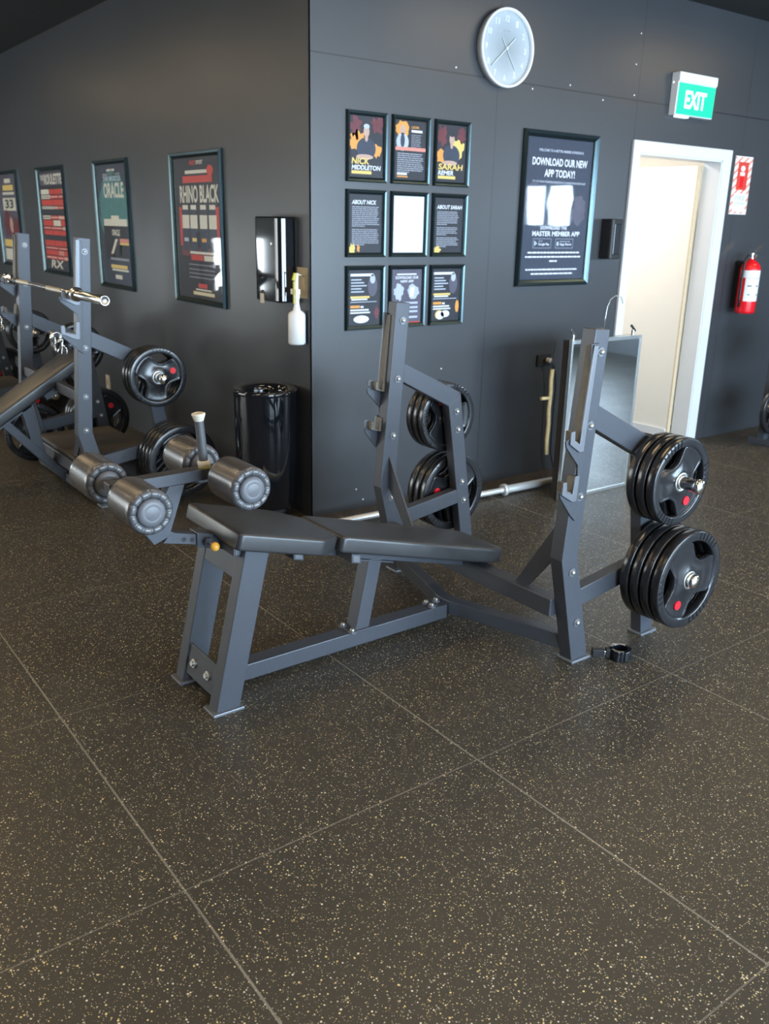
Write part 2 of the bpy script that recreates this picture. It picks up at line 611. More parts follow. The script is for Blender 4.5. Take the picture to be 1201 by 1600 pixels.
# ------------------------------------------------------------------ ceiling lamps
lamp0 = thing('ceiling_light', (0, 0, H), 'x', 'light', group='warm strip lights under the black ceiling')
MB().box(-.62, .62, -.07, .07, -.055, -.001, M_DOWN).build('housing', parent=lamp0, bevel=.004)
MB().box(-.60, .60, -.055, .055, -.066, -.0555, M_LAMP).build('diffuser', parent=lamp0, bevel=.003)
lamp_spots = [(-4.6, -1.2), (-2.4, -1.2), (-.2, -1.2), (2.0, -1.2), (4.2, -1.2), (-4.6, -3.4), (-2.4, -3.4), (-.2, -3.4), (2.0, -3.4), (4.2, -3.4),
              (-2.4, -5.6), (-.2, -5.6), (2.0, -5.6), (-4.0, 1.4), (-2.0, 1.4), (-4.0, 4.0), (-2.0, 4.0), (-2.0, 6.4)]
WARM = (1.0, 0.73, 0.42)
for i, (x, y) in enumerate(lamp_spots):
    o = lamp0 if i == 0 else copy_tree(lamp0)
    o.location = (x, y, H)
    o['label'] = 'warm strip light under the black ceiling, above the edge of the picture'
    l = area('strip_glow', (x, y, H - .075), (x, y, 0), 1.15, .10, 8.5, WARM)

# ------------------------------------------------------------------ weight plates
def plate_mesh(Rr, T, name='disc'):
    """three-grip rubber plate, axis along local y, front face towards -y"""
    n = 108
    mb = MB()
    r_out = .80 * Rr
    def rin(a):
        best = 1e9
        for k in range(3):
            dlt = abs((a - (math.pi / 2 + k * 2 * math.pi / 3) + math.pi) % (2 * math.pi) - math.pi)
            best = min(best, dlt)
        w = R(31)
        if best >= w:
            return r_out - .0008, False
        return .46 * Rr + (.34 * Rr - .001) * (best / w) ** 3.2, True
    h = T / 2
    def ring(fr_in, open_):
        # radial stations (r, half thickness)
        ri = fr_in
        return [(.026, h * .99), (.046, h * .99), (.050, h * .86), (.5 * (.050 + ri), h * .62), (ri - .010, h * .62), (ri - .003, h * .76), (ri, h * .66),
                (r_out, h * .66), (r_out + .002, h * .92), (.84 * Rr, h), (.975 * Rr, h), (.992 * Rr, h * .90), (Rr, h * .72)]
    K = 13
    v, f = [], []
    op = []
    for j in range(n):
        a = 2 * math.pi * j / n
        ri, o = rin(a)
        op.append(o)
        st = ring(ri, o)
        for (r, t) in st:
            v.append((r * math.cos(a), -t, r * math.sin(a)))
        for (r, t) in st:
            v.append((r * math.cos(a), t, r * math.sin(a)))
    for j in range(n):
        jj = (j + 1) % n
        A, B = j * 2 * K, jj * 2 * K
        hole = op[j] or op[jj]
        for i in range(K - 1):
            if i == 6 and hole:
                f.append((A + 6, B + 6, B + 6 + K, A + 6 + K))
                f.append((A + 7, B + 7, B + 7 + K, A + 7 + K))
                continue
            f.append((A + i, A + i + 1, B + i + 1, B + i))
            f.append((A + K + i, B + K + i, B + K + i + 1, A + K + i + 1))
        f.append((A, B, B + K, A + K))
        f.append((A + K - 1, A + 2 * K - 1, B + 2 * K - 1, B + K - 1))
        if hole and not (op[j] and op[jj]):
            e = A if not op[j] else B
            f.append((e + 6, e + 7, e + 7 + K, e + 6 + K))
    mb.add(v, f, M_RUB, True)
    # raised strokes on the rim beside each grip, front side
    for k in range(3):
        c = math.pi / 2 + k * 2 * math.pi / 3
        for q in range(6):
            a = c + R((q - 2.5) * 7.5)
            r = .905 * Rr
            mt = Matrix.Translation((r * math.cos(a), -h - .0006, r * math.sin(a))) @ Matrix.Rotation(-a, 4, 'Y')
            mb.obox(mt, .026, .003, .0045)
    return mb


def make_plate(Rr, T, dot_angle):
    root = thing('weight_plate', (0, 0, 0), 'x', 'weight plate')
    plate_mesh(Rr, T).build('rubber_disc', parent=root)
    hub = MB()
    h = T / 2
    hub.lathe([(.0255, -h - .001), (.036, -h - .001), (.039, -h + .002), (.039, h - .002), (.036, h + .001), (.0255, h + .001)], (0, 0, 0), (0, 1, 0), M_BOLT, close=True)
    hub.build('steel_hub', parent=root)
    a = dot_angle
    dt = MB()
    c = (.55 * Rr * math.cos(a), 0, .55 * Rr * math.sin(a))
    dt.cyl((c[0], -h * .90, c[2]), (c[0], h * .90, c[2]), .0185 * (Rr / .2) ** .3, M_RED)
    dt.build('red_badge', parent=root)
    return root


BIG, SML, LRG = (.199, .037), (.170, .035), (.213, .038)
protoB = make_plate(*BIG, R(-90))
protoS = make_plate(*SML, R(-90))
protoL = make_plate(*LRG, R(-90))
used = {'B': False, 'S': False, 'L': False}


def place_plate(kind, x, y, z, spin, label, group, lean=0.0, rz=0.0):
    p = {'B': protoB, 'S': protoS, 'L': protoL}[kind]
    o = p if not used[kind] else copy_tree(p)
    used[kind] = True
    o.location = (x, y, z)
    o.rotation_euler = (lean, spin, rz)
    o['label'] = label
    o['group'] = group
    return o


# ------------------------------------------------------------------ benches with racks
YC = -1.468

def lean_x(z, hi):
    """front / rear edge of the upright side profile"""
    if z < .45:
        t = z / .45
        return (-.098 + t * (-.206 + .098), -.008 + t * (-.120 + .008))
    t = (z - .45) / (1.287 - .45)
    return (-.206 + t * (-.137 + .206), -.120 + t * (-.062 + .120))


def bolt(mb_parent, x, y, z, t, r=.0125, axis='y'):
    """domed hex bolt and washer; a through bolt shows a head on both faces"""
    mb = MB()
    if axis == 'y':
        mb.cyl((x, y - t / 2, z), (x, y + t / 2, z), r * .6, M_BOLT, 12)
    d = Vector((0, -1, 0)) if axis == 'y' else Vector((0, 0, 1))
    for s in (1, -1):
        dd = d * s
        a = Vector((x, y, z)) + dd * (t / 2)
        mb.cyl(a - dd * .004, a + dd * .003, r * 1.35, M_STEEL2, 20)
        mb.cyl(a, a + dd * .009, r * .78, M_BOLT, 6)
        mb.lathe([(r * .7, 0), (r * .6, .003), (r * .3, .0045), (0, .005)], a + dd * .009, dd, M_BOLT, 14)
        if axis != 'y':
            break
    return mb.build('bolt', parent=mb_parent)


def make_rack(name, loc, label, cat, top, hook_up):
    """side frames, storage pegs and cross tubes shared by both kinds of bench. Local x as measured from the rack, y from the bench centre line"""
    root = thing(name, loc, label, cat)
    for s in (-1, 1):
        def Yr(a, b):
            lo, hi = sorted((s * a, s * b))
            return lo, hi
        # upright, bent at .45
        f0, b0 = lean_x(0.008, 0)
        f1, b1 = lean_x(.45, 0)
        f2, b2 = lean_x(top, 0)
        MB().prism([(f0, .010), (b0, .010), (b1 - .001, .452), (b2, top - .004), (f2, top + .002), (f1, .447)], *Yr(.533, .593), 1, M_STEEL).build('upright', parent=root, bevel=.003)
        MB().box(f0 - .010, b0 + .012, *Yr(.523, .606), 0, .012, M_STEEL2).build('foot_plate', parent=root, bevel=.003)
        # hook plate on the outer face, carrying two catches
        u = hook_up
        def fx(z):
            return lean_x(z, 0)[0]
        k = u * .013
        P = [(fx(.60 + u) + .03, .60 + u), (fx(.625 + u), .625 + u), (-.252 + k, .700 + u), (-.258 + k, .722 + u), (-.243 + k, .735 + u), (-.165 + k, .690 + u), (fx(.80 + u) + .001, .812 + u),
             (-.243 + k, .884 + u), (-.249 + k, .905 + u), (-.232 + k, .918 + u), (-.150 + k, .872 + u), (fx(1.0 + u) + .0, min(1.24 + u, top - .02)), (fx(1.0 + u) + .04, min(1.24 + u, top - .02))]
        MB().prism(P, *Yr(.5935, .601), 1, M_STEEL).build('hook_plate', parent=root, bevel=.0015)
        for (hz, zt, tipx) in ((.862 + u, min(1.235 + u, top - .01), -.226 + k), (.680 + u, .775 + u, -.246 + k)):
            fr_ = fx(hz + .02)
            ft = fx(zt)
            tip = hz + .036
            J = [(fr_ + .010, hz), (ft + .010, zt), (ft - .012, zt), (fr_ - .014, hz + .030), (tipx + .016, tip + .006), (tipx + .013, tip + .044), (tipx - .006, tip + .044), (tipx - .008, tip - .002), (fr_ - .012, hz)]
            MB().prism(J, *Yr(.601, .609), 1, M_STEEL2).build('hook', parent=root, bevel=.002)
            J2 = [(fr_ + .002, hz + .026), (ft, zt - .004), (ft - .008, zt - .004), (fr_ - .012, hz + .034), (tipx + .020, tip + .010), (tipx + .018, tip + .040), (tipx + .008, tip + .040), (tipx + .008, tip + .004)]
            MB().prism(J2, *Yr(.568, .601), 1, M_LINER).build('hook_liner', parent=root, bevel=.0015)
        # storage arm and post
        MB().prism([(-.085, 1.020), (-.105, .940), (.200, .786), (.268, .850)], *Yr(.538, .588), 1, M_STEEL).build('storage_arm', parent=root, bevel=.003)
        MB().prism([(.268, .850), (.405, .010), (.330, .010), (.196, .788)], *Yr(.537, .589), 1, M_STEEL).build('storage_post', parent=root, bevel=.003)
        MB().box(.318, .420, *Yr(.528, .602), 0, .012, M_STEEL2).build('foot_plate', parent=root, bevel=.003)
        MB().prism([(-.12, .302), (-.11, .228), (.285, .288), (.275, .360)], *Yr(.538, .588), 1, M_STEEL).build('side_beam', parent=root, bevel=.003)
        # pegs
        for (px, pz, L) in (((.262, .715, .235), (.318, .322, .232)) if top < 1.4 else ((.232, .760, .235), (.335, .264, .232))):
            pg = MB()
            y0 = .589
            pg.cyl((px, s * y0, pz), (px, s * (y0 + .012), pz), .038, M_CHROME)
            pg.cyl((px, s * (y0 + .012), pz), (px, s * (y0 + L - .022), pz), .0242, M_CHROME, 28)
            pg.lathe([(.0242, 0), (.029, .002), (.029, .016), (.024, .022), (0, .024)], (px, s * (y0 + L - .022), pz), (0, s, 0), M_CHROME, 28)
            pg.build('weight_peg', parent=root)
        for z in ([1.208, .949, .688, .392, .172] if top < 1.4 else [1.44, 1.20, .93, .66, .47, .172]):
            a, b = lean_x(z, 0)
            bolt(root, (a + b) / 2 + .004, s * .563, z, .060)
        for (bx, bz) in ((.246, .760), (.258, .668), (.300, .398), (.318, .300)):
            bolt(root, bx, s * .563, bz, .052)
        # diagonal gusset down to the cross tube
        MB().prism([(s * .534, .595), (s * .325, .272), (s * .395, .272), (s * .534, .450)], -.162, -.153, 0, M_STEEL).build('gusset', parent=root, bevel=.001)
    cz = .195 if top < 1.4 else .163
    MB().box(-.182, -.118, -.533, .533, cz, cz + .073, M_STEEL).build('cross_tube', parent=root, bevel=.004)
    if top > 1.4:
        MB().box(-.135, -.080, -.533, .533, .030, .090, M_STEEL).build('base_tube', parent=root, bevel=.003)
        return root
    # bowed base tube
    pts = [(-.10, -.535), (-.235, -.085), (-.252, -.045), (-.258, 0), (-.252, .045), (-.235, .085), (-.10, .535)]
    w = .055
    poly = [(x - w / 2 + .02, y) for x, y in pts] + [(x + w / 2 + .02, y) for x, y in reversed(pts)]
    MB().prism(poly, .040, .100, 2, M_STEEL).build('base_tube', parent=root, bevel=.003)
    return root


def pad(name, parent, org, alpha, outline, T, m=M_VINYL, bev=.013):
    """upholstered pad: outline in the pad plane (along, across), top surface at local z = 0"""
    mb = MB()
    n = len(outline)
    c, s_ = math.cos(alpha), math.sin(alpha)
    mt = Matrix(((c, 0, s_, org[0]), (0, 1, 0, org[1]), (-s_, 0, c, org[2]), (0, 0, 0, 1)))
    cx = sum(p[0] for p in outline) / n
    cy = sum(p[1] for p in outline) / n
    v = []
    rings = [(1.0, -T), (1.0, -.003), (.90, 0.0), (.5, .003)]
    for sc, z in rings:
        for p in outline:
            v.append(mt @ Vector((cx + (p[0] - cx) * sc, cy + (p[1] - cy) * sc, z)))
    f = [tuple(range(n))]
    for j in range(len(rings) - 1):
        f += [(j * n + i, j * n + (i + 1) % n, (j + 1) * n + (i + 1) % n, (j + 1) * n + i) for i in range(n)]
    f.append(tuple((len(rings) - 1) * n + i for i in range(n - 1, -1, -1)))
    mb.add(v, f, m)
    o = mb.build(name, parent=parent, bevel=bev, seg=4)
    for p in o.data.polygons:
        p.use_smooth = True
    return o


def rounded(poly, r, k=5):
    out = []
    n = len(poly)
    for i in range(n):
        p0, p1, p2 = Vector(poly[i - 1]), Vector(poly[i]), Vector(poly[(i + 1) % n])
        a, b = (p0 - p1).normalized(), (p2 - p1).normalized()
        for j in range(k + 1):
            t = j / k
            out.append(tuple((p1 + a * r) * (1 - t) ** 2 + p1 * 2 * t * (1 - t) + (p1 + b * r) * t ** 2))
    return out


def roller(parent, x, z, y0, y1, r=.070, cap_sign=-1):
    """foam roller: vinyl barrel, gathered ends and plastic caps"""
    mb = MB()
    n = 120
    lo, hi = sorted((y0, y1))
    prof = [(.040, lo + .010), (.046, lo + .001), (.054, lo - .005), (.0635, lo - .002), (.0690, lo + .007), (.0701, lo + .014), (.0702, lo + .030), (.0702, hi - .030), (.0701, hi - .014), (.0690, hi - .007), (.0635, hi + .002), (.054, hi + .005), (.046, hi - .001), (.040, hi - .010)]
    v, f = [], []
    for (pr_, h) in prof:
        for i in range(n):
            a = 2 * math.pi * i / n
            g = (i % 10)
            crease = 1.0 if g == 0 else (.45 if g in (1, 9) else (.12 if g in (2, 8) else 0))
            endy = (pr_ < .0675)
            rr = pr_ * r / .070
            hh = h
            if endy:
                hh = h + (.0050 * crease if h < (lo + hi) / 2 else -.0050 * crease)
                rr -= .0008 * crease
            v.append((x + rr * math.cos(a), hh, z + rr * math.sin(a)))
    k = len(prof)
    for j in range(k - 1):
        for i in range(n):
            f.append((j * n + i, j * n + (i + 1) % n, (j + 1) * n + (i + 1) % n, (j + 1) * n + i))
    mb.add(v, f, M_ROLL, True)
    rim = mb.mat(M_RIM)
    for q in range(len(f)):
        if q // n in (0, 1, 2, 10, 11, 12):
            mb.mi[q] = rim
    root = mb.build('roller_pad', parent=parent)
    for e, d in ((lo, -1), (hi, 1)):
        MB().lathe([(.043, 0), (.043, .005), (.039, .011), (.024, .015), (.0225, .0142), (.021, .0148), (.0, .0155)], (x, e - d * .004, z), (0, d, 0), M_CAP, 36).build('end_cap', parent=root)
    return root


# --- the decline bench in the middle of the picture
AL = math.atan(.27)
dec = make_rack('decline_bench', (0, YC, 0), 'grey steel decline bench press with black pads and four leg rollers, nearest the camera', 'bench', 1.287, 0.0)
for s in (-1, 1):
    lo, hi = sorted((s * .107, s * .167))
    MB().prism([(-1.408, .010), (-1.318, .010), (-1.186, .570), (-1.276, .585)], lo, hi, 1, M_STEEL).build('leg', parent=dec, bevel=.003)
    lo, hi = sorted((s * .095, s * .178))
    MB().box(-1.424, -1.304, lo, hi, 0, .012, M_STEEL2).build('foot_plate', parent=dec, bevel=.003)
MB().prism([(-1.393, .045), (-1.385, .045), (-1.360, .155), (-1.368, .155)], -.107, .107, 1, M_STEEL).build('end_plate', parent=dec, bevel=.001)
for s in (-1, 1):
    mb = MB()
    a = Vector((-1.384, s * .055, .10))
    dd = Vector((-1, 0, .2)).normalized()
    mb.cyl(a - dd * .004, a + dd * .003, .0165, M_BOLT, 20)
    mb.cyl(a, a + dd * .011, .010, M_BOLT, 6)
    mb.build('bolt', parent=dec)
MB().prism([(-1.300, .470), (-1.294, .470), (-1.262, .600), (-1.270, .600)], -.107, .107, 1, M_STEEL).build('top_plate', parent=dec, bevel=.001)
MB().box(-1.375, -.262, -.034, .034, .020, .082, M_STEEL).build('base_beam', parent=dec, bevel=.003)
MB().prism([(-.738, .082), (-.672, .082), (-.612, .375), (-.676, .375)], -.033, .033, 1, M_STEEL).build('middle_leg', parent=dec, bevel=.003)
MB().box(-.765, -.645, -.045, .045, .082, .090, M_STEEL).build('flange', parent=dec, bevel=.001)
for (bx, by) in ((-.752, -.032), (-.752, .032), (-.655, .037), (-.335, -.018), (-.285, .016), (-.335, .02)):
    bolt(dec, bx, by, .088, 0, .013, 'z')
# sloping frame under the pads
def slope(mb, x0, x1, za, zb, y0, y1, m):
    """bar parallel to the pads: za..zb are depths below the pad top line"""
    def zt(x):
        return .657 - .27 * (x + 1.31)
    return mb.prism([(x0, zt(x0) - za), (x1, zt(x1) - za), (x1, zt(x1) - zb), (x0, zt(x0) - zb)], y0, y1, 1, m)


slope(MB(), -.735, -.105, .064, .110, -.030, .030, M_STEEL).build('back_frame', parent=dec, bevel=.003)
slope(MB(), -1.36, -.745, .064, .104, -.030, .030, M_STEEL).build('seat_frame', parent=dec, bevel=.003)
slope(MB(), -.725, -.560, .110, .116, -.040, .040, M_STEEL).build('flange', parent=dec, bevel=.001)
for x in (-1.285, -1.055, -.808):
    cb = MB()
    slope(cb, x - .021, x + .021, .064, .100, -.135, .135, M_STEEL)
    slope(cb, x - .015, x + .015, .069, .095, -.1365, .1365, M_CAP)
    cb.build('pad_support', parent=dec, bevel=.002)
MB().prism([(-.135, .330), (-.085, .300), (-.085, .196), (-.120, .196), (-.135, .250)], -.036, .036, 1, M_STEEL).build('end_bracket', parent=dec, bevel=.002)
bolt(dec, -.112, 0, .262, .074, .011)
ca = math.cos(AL)
pad('seat_pad', dec, (-1.312, 0, .660), AL, rounded([(0, -.204), (.345, -.204), (.446, -.128), (.446, .128), (.345, .204), (0, .204)], .022), .062, bev=.009)
pad('back_pad', dec, (-.878, 0, .547), AL, rounded([(.004, -.150), (.76, -.156), (.872, -.128), (.872, .128), (.76, .156), (.004, .150)], .022), .064, bev=.011)
# knee-hold assembly
MB().prism([(-1.532, .606), (-1.455, .634), (-1.472, .642), (-1.415, .797), (-1.470, .797), (-1.556, .642)], -.022, .022, 1, M_STEEL).build('knee_post', parent=dec, bevel=.002)
it = MB()
it.prism([(-1.50, .606), (-1.34, .568), (-1.34, .605), (-1.472, .637)], -.020, .020, 1, M_STEEL)
for hx, hz in ((-1.428, .6055), (-1.399, .599)):
    it.cyl((hx, -.0206, hz), (hx, .0206, hz), .0085, M_BLACK, 16)
it.build('adjuster_tube', parent=dec, bevel=.001)
MB().prism([(-1.385, .570), (-1.16, .509), (-1.16, .562), (-1.385, .624)], -.028, .028, 1, M_STEEL).build('adjuster_sleeve', parent=dec, bevel=.003)
kb = MB()
kb.cyl((-1.352, -.028, .588), (-1.352, -.052, .588), .015, M_STEEL, 20)
kb.cyl((-1.352, -.052, .588), (-1.352, -.084, .588), .006, M_CHROME, 16)
kb.build('pull_pin', parent=dec)
MB().sphere((-1.352, -.095, .588), .0155, M_AMBER).build('adjuster_knob', parent=dec)
MB().prism([(-1.665, .795), (-1.29, .800), (-1.29, .838), (-1.665, .833)], -.026, .026, 1, M_STEEL).build('knee_beam', parent=dec, bevel=.002)
for (x, z) in ((-1.630, .803), (-1.300, .820)):
    MB().cyl((x, -.275, z), (x, .275, z), .012, M_CHROME).build('roller_rod', parent=dec)
    for s in (-1, 1):
        roller(dec, x, z, s * .088, s * .266)
hg = MB()
B = Vector((-1.334, .0, .835))
T_ = Vector((-1.347, .0, 1.022))
ax = (T_ - B).normalized()
hg.lathe([(.0145, .016), (.0155, .04), (.0150, .12), (.0150, .163)], B, ax, M_GRIP, 28)
hg.lathe([(.0155, .160), (.0175, .166), (.0225, .180), (.0225, .184), (.014, .187), (.012, .184), (0, .184)], B, ax, M_GRIPEND, 28)
hg.lathe([(.019, .006), (.020, .008), (.0205, .024), (.0150, .026)], B, ax, M_GRIPEND, 28)
hg.lathe([(.0, -.003), (.0195, -.003), (.0205, .000), (.0200, .006)], B, ax, M_YEL, 28)
hg.build('grip_handle', parent=dec)

# --- the incline bench behind, at the left edge
D2 = (-.825, 1.412, 0)
inc = make_rack('incline_bench', D2, 'grey incline bench press with a racked barbell, at the left edge by the posters', 'bench', 1.512, .300)
AI = -R(32)
# pad plane runs down towards -x; along-axis therefore measured from the low end
pad('back_pad', inc, (-.72, 0, .385), AI, rounded([(0, -.135), (.86, -.145), (.86, .145), (0, .135)], .03), .07, bev=.02)
pad('seat_pad', inc, (-1.02, 0, .40), R(8), rounded([(0, -.15), (.28, -.13), (.28, .13), (0, .15)], .03), .06, bev=.018)
ci, si = math.cos(-AI), math.sin(-AI)
def under(t0, t1, d0, d1):
    P = []
    for t, d_ in ((t0, d0), (t1, d0), (t1, d1), (t0, d1)):
        P.append((-.72 + t * ci + d_ * si, .385 + t * si - d_ * ci))
    return P
MB().prism(under(.0, .45, .072, .112), -.03, .03, 1, M_STEEL).build('back_frame', parent=inc, bevel=.003)
MB().prism(under(.52, .60, .072, .110), -.12, .12, 1, M_STEEL).build('pad_support', parent=inc, bevel=.003)
MB().prism(under(.60, .72, .072, .086), -.035, .035, 1, M_STEEL).build('pad_bracket', parent=inc, bevel=.002)
MB().prism([(-.362, .545), (-.292, .545), (-.232, .215), (-.300, .225)], -.030, .030, 1, M_STEEL).build('rear_post', parent=inc, bevel=.003)
MB().prism([(-.500, .448), (-.462, .484), (-.110, .082), (-.136, .030)], -.032, .032, 1, M_STEEL).build('slanted_beam', parent=inc, bevel=.003)
MB().prism([(-.86, .34), (-.82, .34), (-.94, .010), (-1.0, .010)], -.03, .03, 1, M_STEEL).build('front_leg', parent=inc, bevel=.003)
MB().box(-1.01, -.93, -.18, .18, 0, .05, M_STEEL).build('front_foot', parent=inc, bevel=.003)
MB().box(-1.0, -.60, -.025, .025, .30, .35, M_STEEL).build('seat_frame', parent=inc, bevel=.003)
MB().prism([(-.18, .60), (-.12, .60), (-.12, .72), (-.18, .72)], -.030, .030, 1, M_STEEL).build('head_bracket', parent=inc, bevel=.003)
MB().box(-.170, -.130, -.533, .533, .62, .68, M_STEEL).build('upper_cross_tube', parent=inc, bevel=.004)
pf = MB().box(-.165, .300, -.350, .350, .238, .252, M_STEEL)
pf.build('platform_frame', parent=inc, bevel=.002)
MB().box(-.170, .305, -.362, .362, .2525, .262, M_TREAD).build('tread_mat', parent=inc, bevel=.002)
MB().prism([(.22, .238), (.26, .238), (.26, .030), (.22, .030)], -.30, .30, 1, M_STEEL).build('platform_leg', parent=inc, bevel=.003)
MB().prism([(.20, .07), (.26, .07), (.40, .13), (.40, .19)], .30, .36, 1, M_STEEL).build('brace', parent=inc, bevel=.002)
MB().prism([(.20, .07), (.26, .07), (.40, .13), (.40, .19)], -.36, -.30, 1, M_STEEL).build('brace', parent=inc, bevel=.002)
MB().box(.335, .395, -.536, .536, .120, .185, M_STEEL).build('rear_cross_tube', parent=inc, bevel=.003)
inc2 = copy_tree(inc)
inc2.location = (-.845, 3.79, 0)
inc2['label'] = 'farther incline bench press, only its plates and legs seen behind the nearer one'
DX3, DY3 = -.845, 3.79 - YC

# --- plates on the pegs
def stack(kind, n, px, pz, y_first, pitch, s, lab, spin):
    """spin is that of the plate whose face is seen: the outermost on the near side, the innermost on the far side"""
    for i in range(n):
        y = y_first + s * i * pitch
        which = ('only plate',) if n == 1 else ('inner plate', 'outer plate') if n == 2 else ('inner plate', 'middle plate', 'outer plate') if n == 3 else ('innermost plate', 'second plate', 'third plate', 'outermost plate')
        k = (n - 1 - i) if s < 0 else i
        place_plate(kind, px, y, pz - .0012, spin + k * R(5), 'black rubber weight %s on %s' % (which[i], lab), 'weight plates on %s' % lab)


PU, PL = (.262, .715), (.318, .322)
def load_rack(dx, yc, counts, who, sp, PU=PU, PL=PL, big='B'):
    (nu, nl), (fu, fl) = counts
    o_ = .589 + .020 + .020
    if nu:
        stack('S', nu, dx + PU[0], PU[1], yc - o_, .0452, -1, 'the near upper peg of the %s' % who, R(sp[0]))
    if nl:
        stack(big, nl, dx + PL[0], PL[1], yc - o_, .0480, -1, 'the near lower peg of the %s' % who, R(sp[1]))
    if fu:
        stack('S', fu, dx + PU[0], PU[1], yc + o_, .0452, 1, 'the far upper peg of the %s' % who, R(sp[2]))
    if fl:
        stack(big, fl, dx + PL[0], PL[1], yc + o_, .0480, 1, 'the far lower peg of the %s' % who, R(sp[3]))


load_rack(0, YC, ((3, 4), (3, 3)), 'decline bench', (-30, 30, 150, 100))
load_rack(D2[0], D2[1], ((3, 4), (2, 3)), 'incline bench', (250, 40, 20, 225), (.232, .760), (.335, .264), 'L')
load_rack(-.845, 3.79, ((2, 2), (0, 0)), 'farther incline bench', (10, 70, 0, 0), (.232, .760), (.335, .264), 'L')
place_plate('B', -.925, 2.105, .1985, R(20), 'black rubber weight plate standing on the floor behind the far leg of the incline bench', 'plates standing on the floor')
place_plate('B', -.36, 4.98, .1985, R(70), 'black rubber weight plate standing on the floor at the far left edge', 'plates standing on the floor', lean=R(-3), rz=R(20))

# ------------------------------------------------------------------ barbells, clips, collar
M_KNURL = pr('knurled_steel', (.50, .46, .40), .42, metal=.9, noise=.35, nscale=400, bump=.8)
M_PALE = pr('pale_zinc_bar', (.74, .76, .76), .36, metal=.55, noise=.08, nscale=60)


def make_barbell(loc, rz, label, sr=.0140, M_CHROME=M_CHROME, M_BOLT=M_BOLT):
    """2.2 m bar, local x along the bar, centre at origin"""
    b = thing('barbell', loc, label, 'barbell', rz)
    sh = MB()
    sh.cyl((-.655, 0, 0), (.655, 0, 0), sr, M_CHROME, 20)
    sh.build('shaft', parent=b)
    for s in (-1, 1):
        MB().cyl((s * .17, 0, 0), (s * .44, 0, 0), sr + .0007, M_KNURL if sr < .016 else M_CHROME, 20).build('knurled_grip', parent=b)
        MB().lathe([(.014, 0), (.036, 0), (.038, .004), (.038, .022), (.034, .026), (.026, .030)], (s * .655, 0, 0), (s, 0, 0), M_CHROME, 32).build('shoulder', parent=b)
        sl = MB()
        sl.lathe([(.0252, .028), (.0252, .432), (.0235, .436)], (s * .655, 0, 0), (s, 0, 0), M_CHROME, 32)
        sl.lathe([(.0235, .436), (.018, .436), (.017, .433), (0, .433)], (s * .655, 0, 0), (s, 0, 0), M_BOLT, 32)
        sl.build('sleeve', parent=b)
    return b


make_barbell((-1.006, 1.378, 1.228), R(90), 'chrome barbell resting on the hooks of the incline bench')
fb = make_barbell((.575, -.262, .0385), R(-2.4), 'chrome barbell lying on the floor along the foot of the wall', .0175, M_PALE, M_PALE)


def spring_clip(loc, rot, label, group):
    t = thing('spring_clip', loc, label, 'clip', group=group)
    t.rotation_euler = rot
    m = MB()
    pts = []
    for i in range(46):
        a = i / 45 * 4.6 * math.pi
        pts.append((.027 * math.cos(a), -.012 + i / 45 * .024, .027 * math.sin(a)))
    m.tube(pts, .0028, M_CHROME, 8)
    m.build('coil', parent=t)
    for sgn, y in ((-1, -.012), (1, .012)):
        h = MB()
        e = [(.026, y, 0), (.030, y, -.02), (.030 + .012 * sgn, y, -.085), (.030 + .030 * sgn, y, -.092), (.030 + .032 * sgn, y, -.070), (.030 + .016 * sgn, y, -.045)]
        h.tube(e, .0027, M_CHROME, 8)
        h.build('squeeze_arm', parent=t)
    return t


for (x, y, z, rz, lab) in ((-1.108, .795, 1.000, 10, 'chrome spring clip, front one on the near lower hook of the incline bench'),
                           (-1.108, .862, 1.000, 70, 'chrome spring clip, rear one on the near lower hook of the incline bench'),
                           (-1.112, 2.005, .995, 30, 'chrome spring clip hanging on the far hook of the incline bench')):
    spring_clip((x, y, z), (0, 0, R(rz)), lab, 'chrome spring clips on the incline bench')

cl = thing('barbell_collar', (.092, -2.140, 0), 'black plastic barbell collar lying on the mat beside the foot of the upright', 'collar', rz=R(-37))
cl.scale = (1.1, 1.1, 1.1)
m = MB()
n = 40
prof = []
for r_in, r_o in ((.0255, .037),):
    v = []
    a0, a1 = R(15), R(345)
    segs = 44
    for k in range(segs + 1):
        a = a0 + (a1 - a0) * k / segs + math.pi
        ro = r_o + (.004 if (k // 4) % 2 else 0)
        for (r, z) in ((r_in, .001), (ro, .001), (ro, .040), (r_in, .040)):
            v.append((r * math.cos(a), r * math.sin(a), z))
    f = [(k * 4 + i, k * 4 + (i + 1) % 4, k * 4 + 4 + (i + 1) % 4, k * 4 + 4 + i) for k in range(segs) for i in range(4)]
    f += [(0, 1, 2, 3), tuple(segs * 4 + i for i in (3, 2, 1, 0))]
    m.add(v, f, M_BLACKGLOSS)
m.build('ring', parent=cl, bevel=.0012)
m = MB()
m.box(-.052, -.036, -.012, .012, .004, .038, M_BLACK)
m.box(-.100, -.056, -.011, .013, .006, .034, M_BLACK)
m.box(-.058, -.050, -.006, .006, .010, .028, M_CHROME)
m.build('latch', parent=cl, bevel=.002)

